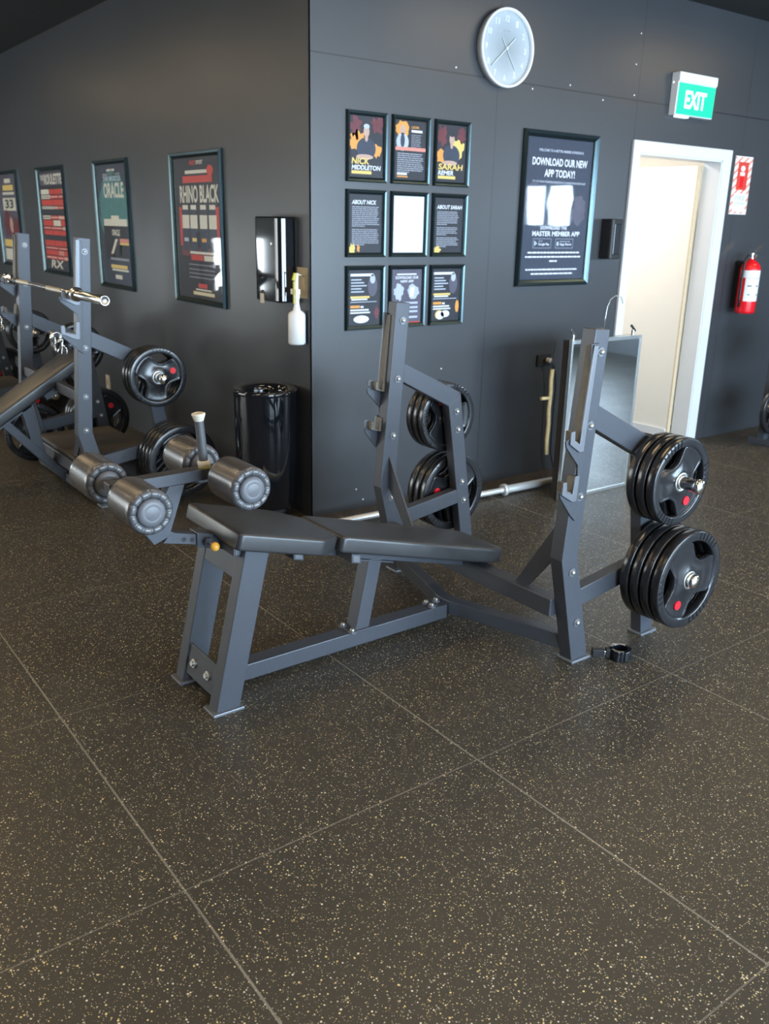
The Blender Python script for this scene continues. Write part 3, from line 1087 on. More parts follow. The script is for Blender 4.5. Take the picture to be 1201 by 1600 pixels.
# ------------------------------------------------------------------ things on and by the walls
def frame_parts(root, w, h, fw_, dep, glaze=True):
    """bevelled snap frame, local x-z, hanging at local y = 0 and standing out to -dep"""
    fb_ = MB()
    o = [(0, 0), (w, 0), (w, h), (0, h)]
    def rect(i):
        return [(i, i), (w - i, i), (w - i, h - i), (i, h - i)]
    rings = [(rect(0), 0), (rect(0), -dep * .45), (rect(fw_ * .18), -dep), (rect(fw_ * .55), -dep * .85), (rect(fw_ * .9), -dep * .5), (rect(fw_), -dep * .25)]
    v = []
    for rc, y in rings:
        v += [(p[0], y, p[1]) for p in rc]
    f = []
    for j in range(len(rings) - 1):
        for i in range(4):
            f.append((j * 4 + i, j * 4 + (i + 1) % 4, j * 4 + 4 + (i + 1) % 4, j * 4 + 4 + i))
    fb_.add(v, f, M_FRAME)
    fb_.build('frame', parent=root)
    if glaze:
        MB().box(fw_ * .8, w - fw_ * .8, -dep * .30, -dep * .24, fw_ * .8, h - fw_ * .8, M_PANE).build('glazing', parent=root)


def sheet(root, w, h, i, y, m):
    mb = MB()
    mb.box(i, w - i, y - .0004, y + .001, i, h - i, m)
    return mb


def q4(mb, x0, x1, z0, z1, y, m, sh=0.0):
    mb.add([(x0, y, z0), (x1, y, z0), (x1 + sh, y, z1), (x0 + sh, y, z1)], [(0, 1, 2, 3)], m)


def blob(mb, cx, cz, rx, rz, y, m, n=22, wob=0.0, seed=1):
    rnd = random.Random(seed)
    v = []
    for i in range(n):
        a = 2 * math.pi * i / n
        k = 1 + wob * (rnd.random() - .5) * 2
        v.append((cx + rx * k * math.cos(a), y, cz + rz * k * math.sin(a)))
    mb.add(v, [tuple(range(n))], m)


P_BLK = pr('poster_black', (.022, .022, .026), .5, noise=.1)
P_WHT = pr('poster_white', (.80, .82, .84), .5, noise=.03)
P_GRY = pr('poster_grey_text', (.30, .31, .34), .5, noise=.05)
P_ORG = pr('poster_orange', (.80, .34, .06), .5, noise=.1)
P_YEL = pr('poster_yellow', (.80, .58, .16), .5, noise=.08)
P_SAL = pr('poster_salmon', (.72, .27, .20), .5, noise=.08)
P_RED = pr('poster_red', (.62, .055, .035), .5, noise=.08)
P_CRM = pr('poster_cream', (.72, .68, .55), .5, noise=.06)
P_TEAL = pr('poster_teal', (.06, .20, .19), .5, noise=.3, nscale=12)
P_SKIN = pr('poster_skin', (.55, .36, .27), .5, noise=.1)
P_MAR = pr('poster_maroon', (.16, .03, .035), .5, noise=.4, nscale=16)
P_NAVY = pr('poster_navy', (.035, .045, .07), .5, noise=.2)
P_PUR = pr('poster_violet_grey', (.10, .09, .12), .5, noise=.3, nscale=10)
P_LIL = pr('poster_pale_grey', (.50, .54, .60), .5, noise=.1, nscale=8)


def lines(mb, x0, x1, ztop, n, pitch, th, y, m, rag=.12, seed=0, centre=False):
    rnd = random.Random(seed)
    for i in range(n):
        cut = rnd.random() * rag * (x1 - x0)
        if i == n - 1 and not centre:
            cut = (x1 - x0) * .55
        if centre:
            q4(mb, x0 + cut / 2, x1 - cut / 2, ztop - i * pitch - th, ztop - i * pitch, y, m)
        else:
            # lines break into words
            x = x0
            while x < x1 - cut:
                wl = min(.008 + rnd.random() * .022, x1 - cut - x)
                q4(mb, x, x + wl, ztop - i * pitch - th, ztop - i * pitch, y, m)
                x += wl + .0025


def small_frame(col, row, label):
    xs = (.220, .515, .810)
    zs = (1.823, 1.439, 1.048)
    t = thing('picture_frame', (xs[col], 0, zs[row]), label, 'picture frame', group='A4 frames in a three by three grid')
    w, h = .263, .347
    frame_parts(t, w, h, .024, .018, glaze=True)
    return t, w, h


y1, y2, y3, y4, y5 = -.0020, -.0023, -.0026, -.0029, -.0032
GL = [('top left', 'top middle', 'top right'), ('middle left', 'centre', 'middle right'), ('bottom left', 'bottom middle', 'bottom right')]
# row 0
for col, (first, last, dx_) in ((0, ('NICK', 'MIDDLETON', 0)), (2, ('SARAH', 'REMER', .004))):
    t, w, h = small_frame(col, 0, ('small framed trainer poster with a long white surname, top left of the nine frames' if col == 0 else 'small framed trainer poster with a wide yellow first name, top right of nine frames'))
    mb = sheet(t, w, h, .012, -.001, P_BLK)
    blob(mb, .06, .27, .035, .05, y1, P_MAR, wob=.4, seed=col + 1)
    blob(mb, .20, .28, .035, .04, y1, P_MAR, wob=.4, seed=col + 5)
    blob(mb, .17 if col else .075, .20, .055, .050, y1, P_ORG if not col else P_YEL, wob=.25, seed=col + 9)
    blob(mb, .06 if col else .19, .16, .04, .035, y1, P_ORG, wob=.25, seed=col + 12)
    blob(mb, .130, .165, .062, .055, y2, P_NAVY)
    q4(mb, .080, .180, .118, .150, y2 - .0001, P_NAVY)
    blob(mb, .130, .218, .010, .018, y3, P_SKIN)
    blob(mb, .130, .250, .019, .029, y4, P_SKIN)
    blob(mb, .130, .274, .019, .012, y5, P_LIL if not col else P_BLK)
    blob(mb, .120, .125, .055, .013, y4, P_SKIN)
    text_on(mb, first, .036, .150 if not col else .215, .088, .120, y5, P_YEL, .004)
    text_on(mb, last, .036, .222 if not col else .150, .060, .084, y5, P_WHT, .004)
    q4(mb, .036, .165, .040, .056, y5, P_YEL)
    mb.build('print', parent=t)
t, w, h = small_frame(1, 0, 'small framed sheet with a salmon band across it, top middle of the nine frames')
mb = sheet(t, w, h, .012, -.001, P_BLK)
blob(mb, .075, .280, .045, .042, y1, P_ORG, wob=.15, seed=3)
blob(mb, .075, .275, .018, .026, y2, P_SKIN)
blob(mb, .075, .215, .042, .045, y2, P_LIL)
blob(mb, .075, .222, .015, .035, y3, P_NAVY)
text_on(mb, 'LEON', .135, .185, .285, .298, y2, P_ORG)
q4(mb, .135, .210, .266, .278, y2, P_WHT)
lines(mb, .135, .205, .255, 8, .009, .004, y2, P_GRY, seed=4)
q4(mb, .028, .236, .172, .190, y4, P_SAL)
lines(mb, .042, .225, .160, 10, .0105, .0065, y2, P_GRY, rag=.1, seed=5)
q4(mb, .042, .110, .048, .058, y2, P_WHT)
q4(mb, .042, .115, .036, .043, y2, P_ORG)
mb.build('print', parent=t)
# row 1
t, w, h = small_frame(0, 1, 'small framed page with two long grey paragraphs, middle left of the nine frames')
mb = sheet(t, w, h, .012, -.001, P_BLK)
text_on(mb, 'ABOUT NICK', .040, .200, .272, .294, y2, P_WHT, .004)
lines(mb, .042, .228, .262, 11, .0098, .0060, y2, P_GRY, seed=11)
lines(mb, .042, .222, .146, 9, .0098, .0060, y2, P_GRY, seed=12)
blob(mb, .045, .040, .020, .032, y3, P_YEL, wob=.3, seed=3)
blob(mb, .085, .045, .010, .020, y3, P_ORG, wob=.3, seed=8)
mb.build('print', parent=t)
t, w, h = small_frame(1, 1, 'small frame holding a blank white sheet, centre of the nine frames')
mb = sheet(t, w, h, .012, -.001, P_WHT)
mb.build('print', parent=t)
t, w, h = small_frame(2, 1, 'small framed page with three short grey paragraphs, middle right of the nine frames')
mb = sheet(t, w, h, .012, -.001, P_BLK)
text_on(mb, 'ABOUT SARAH', .038, .226, .262, .284, y2, P_WHT, .004)
lines(mb, .042, .215, .250, 8, .0098, .0060, y2, P_GRY, seed=15)
lines(mb, .042, .205, .164, 5, .0098, .0060, y2, P_GRY, seed=16)
lines(mb, .042, .210, .108, 6, .0098, .0060, y2, P_GRY, seed=17)
blob(mb, .052, .036, .024, .022, y3, P_YEL, wob=.2, seed=2)
mb.build('print', parent=t)
# row 2
for col in (0, 2):
    t, w, h = small_frame(col, 2, 'small framed price sheet with a white oval at its foot, bottom left of nine' if col == 0 else 'small framed price sheet with a white heart-shaped blot, bottom right of the nine frames')
    mb = sheet(t, w, h, .012, -.001, P_BLK)
    q4(mb, .036, .190, .290, .304, y2, P_WHT)
    for i in range(5):
        q4(mb, .040, .11 + .035 * ((i * 7) % 3) / 2, .268 - i * .016, .275 - i * .016, y2, P_LIL)
    blob(mb, .185, .235, .032, .055, y1, P_PUR)
    blob(mb, .185, .275, .018, .025, y2, P_LIL)
    q4(mb, .036, .165, .172, .184, y3, P_YEL)
    q4(mb, .042, .150, .162, .170, y3, P_WHT)
    q4(mb, .036, .215, .150, .154, y2, P_LIL)
    q4(mb, .036, .100, .120, .134, y3, P_ORG)
    q4(mb, .105, .125, .120, .130, y3, P_WHT)
    q4(mb, .036, .160, .104, .113, y3, P_WHT)
    q4(mb, .036, .170, .090, .098, y3, P_WHT)
    if col == 0:
        blob(mb, .110, .058, .052, .021, y4, P_WHT, n=30)
        blob(mb, .215, .09, .018, .03, y2, P_MAR, wob=.3)
    else:
        blob(mb, .085, .060, .032, .026, y4, P_YEL, n=30)
        blob(mb, .092, .056, .030, .024, y5, P_WHT, n=30)
        blob(mb, .130, .064, .034, .020, y5, P_WHT, n=30)
        blob(mb, .222, .105, .014, .036, y2, P_ORG)
    mb.build('print', parent=t)
t, w, h = small_frame(1, 2, 'small framed app sheet behind the top of the upright, bottom middle of nine')
mb = sheet(t, w, h, .012, -.001, P_PUR)
q4(mb, .060, .200, .292, .300, y2, P_WHT)
text_on(mb, 'DOWNLOAD OUR', .050, .215, .270, .286, y2, P_WHT)
text_on(mb, 'NEW APP', .085, .180, .250, .264, y2, P_WHT)
blob(mb, .075, .200, .035, .045, y1, P_LIL, wob=.2)
blob(mb, .180, .200, .045, .038, y1, P_LIL, wob=.2, seed=4)
q4(mb, .150, .180, .170, .225, y2, P_WHT, .01)
for i, z in enumerate((.130, .105, .082, .050)):
    q4(mb, .070, .215, z, z + .012, y2, P_LIL)
q4(mb, .030, .235, .022, .030, y2, P_RED)
mb.build('print', parent=t)

# large app poster
ap = thing('poster_frame', (1.499, 0, 1.255), 'large framed black app poster on the wall between the small frames and doorway', 'poster')
w, h = .668, .918
frame_parts(ap, w, h, .040, .026)
mb = sheet(ap, w, h, .02, -.002, P_NAVY)
a, b, c = -.0032, -.0037, -.0042
text_on(mb, 'WELCOME TO A BETTER MEMBER EXPERIENCE', .14, .54, .800, .815, a, P_LIL)
text_on(mb, 'DOWNLOAD OUR NEW', .09, .585, .720, .765, a, P_WHT)
text_on(mb, 'APP TODAY!', .20, .475, .655, .700, a, P_WHT)
text_on(mb, 'TRACK YOUR TRAINING AND BOOK CLASSES FROM ONE PLACE', .10, .58, .620, .633, a, P_LIL)
# phone-in-hands picture
blob(mb, .11, .52, .075, .10, a, P_PUR, wob=.2, seed=2)
blob(mb, .36, .50, .12, .085, a, P_LIL, wob=.12, seed=6)
blob(mb, .30, .52, .055, .050, b, P_WHT, wob=.1, seed=3)
blob(mb, .42, .53, .060, .055, b, P_WHT, wob=.12, seed=5)
blob(mb, .53, .47, .075, .09, a, P_PUR, wob=.15, seed=7)
blob(mb, .34, .43, .055, .07, b, P_LIL, wob=.1, seed=9)
text_on(mb, 'DOWNLOAD THE', .20, .44, .345, .368, a, P_WHT)
text_on(mb, 'MASTER MEMBER APP', .13, .565, .305, .335, a, P_WHT)
for x in (.14, .345):
    for (p, q, r_, s_) in ((x, x + .165, .232, .234), (x, x + .165, .288, .290), (x, x + .002, .232, .290), (x + .163, x + .165, .232, .290)):
        q4(mb, p, q, r_, s_, a, P_LIL)
mb.add([(.152, a, .243), (.152, a, .279), (.180, a, .261)], [(0, 1, 2)], P_LIL)
blob(mb, .366, .259, .011, .014, a, P_LIL)
text_on(mb, 'GET IT ON', .190, .225, .270, .278, a, P_LIL)
text_on(mb, 'Google Play', .190, .290, .245, .264, a, P_WHT)
text_on(mb, 'Download on the', .385, .480, .270, .278, a, P_LIL)
text_on(mb, 'App Store', .385, .495, .245, .264, a, P_WHT)
for i, (p, q) in enumerate(((.10, .575), (.08, .59), (.30, .37), (0, 0), (.09, .57), (.14, .53))):
    if q:
        lines(mb, p, q, .212 - i * .026, 1, .02, .010, a, P_LIL, rag=0, seed=30 + i, centre=False) if False else q4(mb, p, q, .200 - i * .026, .209 - i * .026, a, P_GRY)
        rnd = random.Random(i)
        x = p
        while x < q - .01:
            wl = .012 + rnd.random() * .03
            q4(mb, x, min(x + wl, q), .200 - i * .026, .210 - i * .026, b, P_WHT)
            x += wl + .006
mb.build('print', parent=ap)

# four supplement posters on the left wall; local x runs towards -y of the room
def left_poster(ytop, z0, w, h, label):
    t = thing('poster_frame', (0, ytop, z0), label, 'poster', rz=-math.pi / 2)
    frame_parts(t, w, h, .036, .026)
    return t


a, b, c, e = -.0032, -.0037, -.0042, -.0047
t = left_poster(1.690, 1.090, .726, .928, 'framed poster lettered RHINO BLACK with four dark bottles, beside the towel dispenser')
mb = sheet(t, .726, .928, .02, -.002, P_BLK)
text_on(mb, 'RED', .27, .36, .850, .874, a, P_RED)
text_on(mb, 'SPORT', .365, .46, .850, .874, a, P_CRM)
q4(mb, .20, .53, .798, .818, a, P_CRM)
blob(mb, .555, .812, .045, .030, b, P_RED)
q4(mb, .16, .58, .745, .785, a, P_RED)
text_on(mb, 'RHINO BLACK', .11, .665, .625, .730, a, P_CRM)
q4(mb, .09, .125, .36, .60, a, P_RED)
q4(mb, .60, .66, .36, .60, a, P_RED)
q4(mb, .10, .66, .30, .355, a, P_MAR)
for i, x in enumerate((.13, .25, .39, .52)):
    ww = .105
    q4(mb, x + .012, x + ww - .012, .585, .612, b, P_CRM)
    q4(mb, x + .008, x + ww - .008, .555, .585, b, P_NAVY)
    q4(mb, x, x + ww, .470, .552, b, P_CRM)
    q4(mb, x, x + ww, .330, .470, b, P_NAVY)
    q4(mb, x + .02, x + ww - .02, .390, .412, c, (P_LIL, P_YEL, P_ORG, P_LIL)[i])
q4(mb, .23, .60, .315, .330, b, P_CRM)
q4(mb, .24, .42, .275, .308, b, P_RED)
q4(mb, .43, .58, .275, .308, b, P_CRM)
for z in (.245, .215, .190, .165):
    q4(mb, .20, .58, z, z + .006, b, P_GRY)
q4(mb, .33, .46, .105, .132, b, P_RED)
q4(mb, .29, .52, .088, .098, b, P_CRM)
q4(mb, .25, .56, .058, .080, b, P_YEL)
q4(mb, .26, .55, .062, .076, c, P_CRM)
mb.build('print', parent=t)
t = left_poster(3.142, 1.090, .694, .938, 'framed teal and black poster lettered ORACLE with a pale-capped tub')
mb = sheet(t, .694, .938, .02, -.002, P_NAVY)
blob(mb, .36, .56, .30, .30, a, P_TEAL, n=40, wob=.05)
q4(mb, .26, .42, .855, .870, a, P_CRM)
q4(mb, .17, .52, .825, .840, a, P_GRY)
text_on(mb, 'THE MUSCLE', .17, .53, .785, .820, b, P_LIL)
text_on(mb, 'ORACLE', .17, .58, .665, .775, b, P_CRM)
for x in (.14, .30, .46):
    big_ = x == .30
    q4(mb, x - .01, x + .15, .465, .54 if big_ else .515, b, P_CRM)
    q4(mb, x - .02, x + .17, .22, .465, b, P_BLK)
text_on(mb, 'ORACLE', .29, .45, .395, .440, c, P_CRM)
q4(mb, .44, .62, .345, .375, c, P_SAL)
q4(mb, .44, .62, .330, .345, c, P_YEL)
mb.add([(.24, c, .26), (.29, c, .26), (.40, c, .37), (.35, c, .37)], [(0, 1, 2, 3)], P_CRM)
q4(mb, .22, .60, .215, .232, c, P_GRY)
q4(mb, .22, .56, .155, .180, c, P_YEL)
q4(mb, .24, .58, .135, .150, c, P_CRM)
q4(mb, .30, .44, .075, .105, c, P_CRM)
mb.build('print', parent=t)
t = left_poster(4.640, 1.115, .750, .915, 'framed poster filled with rows of red and cream blocks, on the left wall')
mb = sheet(t, .750, .915, .02, -.002, P_BLK)
q4(mb, .06, .69, .76, .86, a, P_PUR)
text_on(mb, 'THE', .08, .17, .80, .845, b, P_CRM)
text_on(mb, 'ROULETTE', .19, .68, .765, .850, b, P_CRM)
rnd = random.Random(12)
z = .725
row = 0
while z > .08:
    hh = (.040, .030, .048, .022)[row % 4]
    x = .06
    while x < .68:
        wl = .10 + rnd.random() * .28
        x2 = min(x + wl, .69)
        mt_ = P_RED if rnd.random() < .55 else (P_CRM if rnd.random() < .75 else P_SAL)
        if not (row % 5 == 4):
            q4(mb, x, x2, z - hh, z, a, mt_)
            q4(mb, x + .015, x2 - .015, z - hh * .62, z - hh * .38, b, P_BLK if mt_ is P_CRM else P_CRM) if x2 - x > .08 and row % 2 else None
        x = x2 + .008
    z -= hh + .008
    row += 1
text_on(mb, 'RX', .18, .52, .055, .125, c, P_CRM, .03)
mb.build('print', parent=t)
t = left_poster(6.06, 1.12, .75, .915, 'framed poster with yellow headings, farthest left and cut by the picture edge')
mb = sheet(t, .75, .915, .02, -.002, P_PUR)
q4(mb, .28, .50, .80, .84, a, P_CRM)
q4(mb, .20, .58, .73, .78, a, P_YEL)
q4(mb, .18, .60, .69, .715, a, P_CRM)
q4(mb, .16, .62, .54, .66, a, P_CRM)
text_on(mb, '33', .24, .54, .56, .645, b, P_BLK)
blob(mb, .28, .42, .14, .12, a, P_MAR, wob=.3)
blob(mb, .52, .36, .15, .10, a, P_MAR, wob=.3, seed=5)
blob(mb, .40, .40, .06, .08, b, P_SKIN, wob=.2, seed=8)
q4(mb, .08, .67, .19, .26, a, P_YEL)
q4(mb, .08, .67, .06, .17, a, P_CRM)
mb.build('print', parent=t)

# wall clock
ck = thing('wall_clock', (1.292, 0, 2.570), 'round white wall clock high on the dark wall above the frames', 'clock')
MB().lathe([(.190, 0), (.200, -.004), (.203, -.035), (.203, -.048), (.197, -.052), (.190, -.048), (.188, -.030)], (0, 0, 0), (0, 1, 0), M_PLASTW, 72).build('case', parent=ck)
MB().lathe([(.189, -.028), (.0, -.028), (0, -.02), (.189, -.02)], (0, 0, 0), (0, 1, 0), M_CLOCKF, 72).build('dial', parent=ck)
nm = MB()
for k in range(1, 13):
    a_ = R(90 - 30 * k)
    cx, cz = .150 * math.cos(a_), .150 * math.sin(a_)
    wd = .030 if k > 9 else .018
    text_on(nm, str(k), cx - wd / 2, cx + wd / 2, cz - .016, cz + .016, -.0285, M_CLOCKN)
for k in range(60):
    a_ = R(6 * k)
    mt = Matrix.Translation((.180 * math.cos(a_), -.0285, .180 * math.sin(a_))) @ Matrix.Rotation(-a_, 4, 'Y')
    nm.obox(mt, .010, .0006, .003, M_GREY)
q4(nm, -.025, .025, .085, .092, -.0288, M_GREY)
nm.build('numerals', parent=ck)
for ang, ln, wd, tail in ((222, .145, .007, .085), (305, .125, .004, .060)):
    d_ = Vector((math.cos(R(ang)), 0, math.sin(R(ang))))
    hd = MB()
    hd.cyl(d_ * -tail + Vector((0, -.034, 0)), d_ * ln + Vector((0, -.034, 0)), wd / 2, M_CLOCKN, 8)
    hd.build('hand', parent=ck)
MB().cyl((0, -.028, 0), (0, -.040, 0), .008, M_CLOCKN).build('spindle', parent=ck)

# exit sign
ex = thing('exit_sign', (2.85, 0, 2.352), 'green illuminated EXIT sign in a white box on the wall over the doorway', 'exit sign')
MB().prism([(0, 0), (-.052, .0), (-.058, .205), (-.066, .205), (-.066, .262), (0, .262)], 0, .425, 0, M_PLASTW).build('housing', parent=ex, bevel=.004)
gp = MB()
gp.prism([(-.0525, .006), (-.0575, .006), (-.0625, .198), (-.058, .198)], .010, .415, 0, M_GREEN)
gp.build('panel', parent=ex, bevel=.001)
lt = MB()
v, f = text_geo('EXIT')
lt.add([(.085 + p[0] * .235, -.0590 - .0048 * (.25 + p[1] * .5) - .0004, .045 + p[1] * .110) for p in v], f, M_EXITW)
lt.build('lettering', parent=ex)
MB().box(.04, .17, -.045, -.015, -.012, .001, M_EXITW).build('lens', parent=ex, bevel=.002)
MB().sphere((.0, -.018, .20), .006, M_EXITW).build('indicator', parent=ex)

# fire extinguisher sign
fs = thing('extinguisher_sign', (3.705, 0, 1.735), 'red and white striped extinguisher sign right of the doorway', 'sign')
w, h = .225, .410
sg = MB()
sg.box(0, w, -.003, 0, 0, h, M_PLASTW)
y_ = -.0034
for i in range(-3, 11):
    zz = i * .055
    p = [(0, zz), (0, zz + .022), (w, zz + .022 + .16), (w, zz + .16)]
    cut = []
    def clip(poly, keep, inter):
        out = []
        for k in range(len(poly)):
            A, B_ = poly[k - 1], poly[k]
            if keep(B_):
                if not keep(A):
                    out.append(inter(A, B_))
                out.append(B_)
            elif keep(A):
                out.append(inter(A, B_))
        return out
    for zc, sgn in ((.006, 1), (h - .006, -1)):
        if not p:
            break
        p = clip(p, lambda q: (q[1] - zc) * sgn >= 0, lambda A, B_: (A[0] + (B_[0] - A[0]) * (zc - A[1]) / (B_[1] - A[1]), zc))
    if len(p) >= 3:
        sg.add([(q[0], y_, q[1]) for q in p], [tuple(range(len(p)))], P_SAL)
q4(sg, .045, .180, .175, .370, y_ - .0004, P_RED)
q4(sg, .080, .140, .275, .300, y_ - .0008, M_PLASTW)
blob(sg, .110, .325, .028, .020, y_ - .0008, M_PLASTW)
q4(sg, .085, .135, .190, .268, y_ - .0008, M_FIRE)
q4(sg, .035, .195, .020, .150, y_ - .0004, M_PLASTW)
text_on(sg, 'FIRE', .050, .180, .100, .135, y_ - .0008, P_LIL)
text_on(sg, 'EXTINGUISHER', .042, .188, .070, .090, y_ - .0008, P_LIL)
sg.build('sign_face', parent=fs)

# fire extinguisher
fe = thing('fire_extinguisher', (3.92, -.115, 1.005), 'red fire extinguisher with a white label hung on the wall right of the doorway', 'fire extinguisher')
MB().lathe([(0, .0), (.066, .0), (.074, .008), (.076, .02), (.076, .330), (.070, .358), (.050, .384), (.026, .396), (.022, .41), (0, .41)], (0, 0, 0), (0, 0, 1), M_FIRE, 40).build('cylinder', parent=fe)
lb = MB()
n = 30
v = []
for k in range(n + 1):
    a_ = R(-165 + 160 * k / n)
    for z in (.095, .285):
        v.append((.0768 * math.cos(a_), .0768 * math.sin(a_), z))
lb.add(v, [(2 * k, 2 * k + 2, 2 * k + 3, 2 * k + 1) for k in range(n)], M_PLASTW, True)
v = []
for k in range(61):
    a_ = R(-200 + 240 * k / 60)
    for z in (.270, .325):
        v.append((.0769 * math.cos(a_), .0769 * math.sin(a_), z))
lb.add(v, [(2 * k, 2 * k + 2, 2 * k + 3, 2 * k + 1) for k in range(60)], M_PLASTW, True)
for z, aa, ab, mm in ((.205, -150, -125, P_NAVY), (.205, -100, -85, P_NAVY), (.14, -145, -130, P_TEAL), (.14, -90, -75, P_TEAL), (.262, -150, -80, P_LIL)):
    v = []
    for k in range(7):
        a_ = R(aa + (ab - aa) * k / 6)
        v += [(.0774 * math.cos(a_), .0774 * math.sin(a_), z), (.0774 * math.cos(a_), .0774 * math.sin(a_), z + .010)]
    lb.add(v, [(2 * k, 2 * k + 2, 2 * k + 3, 2 * k + 1) for k in range(6)], mm, True)
lb.build('paper_label', parent=fe)
hd = MB()
hd.cyl((0, 0, .40), (0, 0, .45), .016, M_CHROME)
hd.cyl((0, -.016, .43), (.0, -.034, .43), .012, M_CHROME)
hd.build('valve', parent=fe)
lv = MB()
lv.obox(Matrix.Translation((.045, -.01, .475)) @ Matrix.Rotation(R(-33), 4, 'Y'), .125, .020, .007, M_CHROME)
lv.obox(Matrix.Translation((.040, -.01, .445)) @ Matrix.Rotation(R(-8), 4, 'Y'), .090, .020, .006, M_CHROME)
lv.build('lever', parent=fe, bevel=.002)
MB().tube([(-.015, 0, .43), (-.05, .0, .435), (-.085, 0, .40), (-.094, 0, .30), (-.094, 0, .12), (-.088, 0, .05)], .009, M_BLACK, 10).build('hose', parent=fe)
bk = MB()
bk.box(-.02, .02, .078, .115, .03, .39, M_BLACK)
bk.box(-.03, .03, .072, .115, .36, .385, M_BLACK)
bk.build('bracket', parent=fe)

# paper-towel dispenser on the left wall
def rbox_mesh(w, d_, h, r, m, seg=6):
    """box standing out from the wall: local x across, -y outwards, vertical edges at the front rounded"""
    pts = [(0, 0)]
    for (cx, cy, a0_) in ((r, -d_ + r, 180), (w - r, -d_ + r, 270)):
        for k in range(seg + 1):
            a_ = R(a0_ + 90 * k / seg)
            pts.append((cx + r * math.cos(a_), cy + r * math.sin(a_)))
    pts.append((w, 0))
    return MB().prism(pts, 0, h, 2, m)


td = thing('towel_dispenser', (0, .437, 1.195), 'tall glossy black paper towel dispenser on the left wall, beside the corner', 'dispenser', rz=-math.pi / 2)
rbox_mesh(.285, .100, .445, .042, M_BLACKGLOSS).build('cover', parent=td, bevel=.010, seg=3)
sl = MB()
sl.cyl((.100, -.098, .030), (.100, -.1015, .030), .030, M_BLACK, 30)
sl.build('paper_slot', parent=td)
MB().box(.078, .118, -.104, -.1005, -.012, .040, M_GRIPEND).build('towel_end', parent=td)
MB().box(.20, .212, -.1018, -.099, .30, .312, M_BOLT).build('lock', parent=td)

# soap dispenser by the door
sd = thing('soap_dispenser', (2.275, 0, 1.42), 'small black soap dispenser between the large poster and the doorway', 'dispenser')
rbox_mesh(.115, .095, .255, .022, M_BLACK).build('body', parent=sd, bevel=.006)
MB().box(.022, .093, -.100, -.094, .03, .225, M_BLACKGLOSS).build('window', parent=sd, bevel=.003)
MB().box(.118, .150, -.055, -.040, .10, .118, M_PLASTW).build('lever', parent=sd, bevel=.003)

# spray bottle hooked on a card
cdp = tag(MB().box(-.004, 0, .012, .130, 1.225, 1.385, M_CARD).build('backing_card'), 'tan card fixed to the left wall at the corner, behind the spray bottle', 'card')
sb = thing('spray_bottle', (-.052, .055, .985), 'white spray bottle with a yellow nozzle hanging at the wall corner', 'bottle')
MB().lathe([(0, 0), (.040, 0), (.047, .008), (.047, .156), (.041, .168), (.021, .180), (.014, .215), (.014, .245), (0, .245)], (0, 0, 0), (0, 0, 1), M_BOTTLE, 32).build('bottle_body', parent=sb)
sp = MB()
sp.cyl((0, 0, .240), (0, 0, .262), .017, M_PLASTW)
sp.box(-.014, .014, -.016, .040, .262, .290, M_PLASTW)
sp.cyl((0, .006, .290), (.006, .004, .372), .013, M_PLASTW, 20, .008)
sp.build('spray_head', parent=sb, bevel=.002)
tg = MB()
tg.box(-.020, -.012, -.006, .006, .215, .330, M_YEL)
tg.cyl((-.02, 0, .335), (-.008, 0, .372), .009, M_YEL, 16)
tg.build('trigger', parent=sb, bevel=.002)
MB().tube([(.002, .0, .365), (.03, 0, .362), (.050, .0, .352)], .003, M_CHROME, 8).build('hanging_hook', parent=sb)

# bin
bn = thing('waste_bin', (-.183, .185, 0), 'tall glossy black round waste bin in the angle of the left wall', 'bin')
MB().lathe([(0, .0), (.120, .0), (.120, .075), (0, .075)], (0, 0, 0), (0, 0, 1), M_BLACK, 40).build('plinth', parent=bn)
MB().lathe([(0, .075), (.160, .075), (.168, .085), (.174, .70), (.174, .715)], (0, 0, 0), (0, 0, 1), M_BLACKGLOSS, 64).build('drum', parent=bn)
MB().lathe([(.174, .712), (.178, .722), (.176, .736), (.166, .742), (.140, .738), (.128, .728), (.124, .70), (.118, .66), (0, .655)], (0, 0, 0), (0, 0, 1), M_BLACKGLOSS, 64).build('rim', parent=bn)

# sockets
so = thing('wall_socket', (1.755, 0, .735), 'black double power socket low on the dark wall, left of the mirror', 'socket')
MB().box(0, .125, -.010, 0, 0, .075, M_BLACK).build('face_plate', parent=so, bevel=.002)
for x in (.035, .09):
    MB().box(x - .011, x + .011, -.0125, -.0095, .026, .050, M_BROWN).build('outlet', parent=so, bevel=.001)
pgm = MB()
pgm.cyl((.093, -.010, .038), (.093, -.040, .038), .016, M_PLASTW)
pg_ = thing('power_plug', (1.755, 0, .735), 'white plug and thin lead in the black wall socket', 'plug')
pgm.build('plug_body', parent=pg_, bevel=.002)
MB().tube([(.093, -.038, .034), (.110, -.052, .01), (.135, -.055, -.06), (.150, -.05, -.16), (.150, -.045, -.35), (.155, -.045, -.60), (.20, -.045, -.722)], .0035, M_BLACK, 8).build('lead', parent=pg_)
ws = thing('wall_socket', (0, 3.235, .245), 'cream single power socket low on the left wall behind the benches', 'socket', rz=-math.pi / 2)
MB().box(0, .075, -.010, 0, 0, .115, M_GRIPEND).build('face_plate', parent=ws, bevel=.002)
MB().box(.022, .053, -.0125, -.0095, .035, .080, M_CARD).build('outlet', parent=ws, bevel=.001)

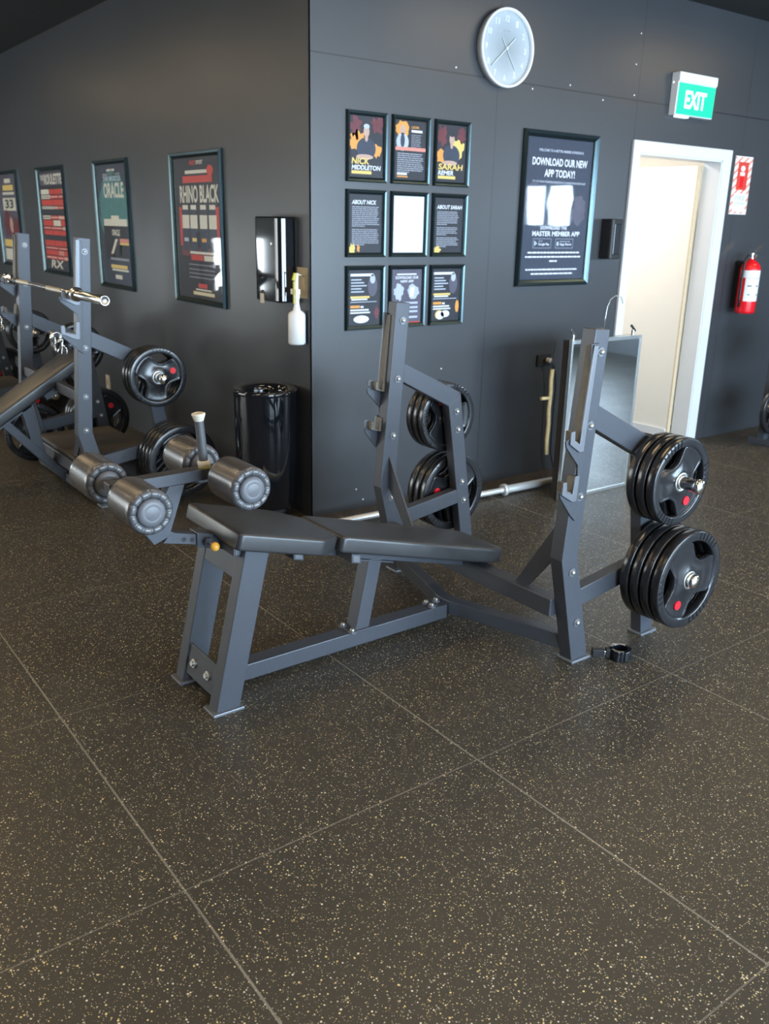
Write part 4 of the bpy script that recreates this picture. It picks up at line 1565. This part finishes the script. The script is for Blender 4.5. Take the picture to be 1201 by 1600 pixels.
# screws in the boards
sc0 = None
for (x, z) in ((.95, 2.44), (1.55, 2.39), (1.87, 2.44), (2.18, 2.385), (2.48, 2.44), (2.47, 2.62), (2.49, 2.80), (.93, .785), (.31, .12), (.36, .05)):
    if sc0 is None:
        sc0 = MB().cyl((0, 0, 0), (0, -.0015, 0), .005, M_PLASTW, 12).build('screw_head')
        s_ = sc0
    else:
        s_ = sc0.copy()
        COL.objects.link(s_)
    s_.location = (x, 0, z)
    tag(s_, 'tiny pale screw head in the dark wall boards', 'screw', 'screw heads in the dark wall')

# free-standing mirror panel
mr = thing('standing_mirror', (1.455, -.555, 0), 'low free-standing rectangular mirror in a silver frame in front of the doorway', 'mirror')
MW, MH = .640, .985
fm = MB()
fm.box(0, .014, -.006, .020, .0, MH, M_ALU)
fm.box(MW - .014, MW, -.006, .030, .0, MH, M_ALU)
fm.box(0.014, MW - .014, -.006, .030, MH - .022, MH, M_ALU)
fm.box(0.014, MW - .014, -.006, .030, .0, .020, M_ALU)
fm.build('frame', parent=mr, bevel=.001)
MB().box(.014, MW - .014, -.002, .004, .020, MH - .022, M_MIRROR).build('mirror_glass', parent=mr)
MB().box(.004, MW - .004, .030, .070, .012, MH - .004, M_BROWN).build('back_box', parent=mr, bevel=.003)
for x in (.03, .300, MW - .06):
    kk = MB()
    kk.cyl((x, .02, MH), (x, .02, MH + .030), .010, M_CHROME, 16)
    kk.obox(Matrix.Translation((x - .008, .015, MH + .042)) @ Matrix.Rotation(R(40), 4, 'Y'), .060, .010, .012, M_CHROME if x != MW - .06 else M_BLACK)
    kk.build('clamp', parent=mr, bevel=.001)
MB().tube([(.300, .02, MH + .04), (.303, .02, MH + .12), (.312, .02, MH + .18), (.335, .02, MH + .225), (.38, .02, MH + .245), (.43, .02, MH + .235), (.455, .02, MH + .195)], .0022, M_ALU, 8).build('wire_loop', parent=mr)

st = thing('webbing_strap', (1.445, -.425, 0), 'tan webbing strap with a side toggle hanging beside the mirror edge', 'strap')
sm = MB()
sm.tube([(.006, 0, .80), (.0, 0, .74), (.006, 0, .66), (.0, 0, .55), (.008, 0, .46), (.004, 0, .36), (.010, 0, .27)], .013, M_TAN, 10)
sm.build('strap_band', parent=st)
MB().cyl((0, 0, .625), (-.075, 0, .628), .010, M_TAN, 14).build('toggle', parent=st)
MB().tube([(.006, 0, .80), (.012, .012, .86), (.030, .02, .92), (.052, .04, .955)], .004, M_BLACK, 8).build('hanging_cord', parent=st)

# plate tree cut by the right edge
pt = thing('plate_tree', (3.97, -.40, 0), 'dark plate tree mostly outside the right edge of the picture', 'weight rack')
tr = MB()
tr.box(-.03, .03, -.03, .03, .04, 1.15, M_STEEL)
tr.build('post', parent=pt, bevel=.003)
MB().box(-.035, .035, -.10, .10, 0, .05, M_STEEL).build('foot', parent=pt, bevel=.003)
MB().box(.037, .46, -.035, .035, 0.001, .049, M_STEEL).build('foot', parent=pt, bevel=.003)
for z in (.30, .81):
    pm = MB()
    pm.cyl((0, -.03, z), (0, -.22, z), .0242, M_CHROME)
    pm.build('weight_peg', parent=pt)
place_plate('B', 3.97, -.475, .2988, 0, 'black weight plate low on the plate tree at the right edge', 'plates on the plate tree')
place_plate('S', 3.97, -.475, .8088, R(30), 'black weight plate high on the plate tree at the right edge', 'plates on the plate tree')
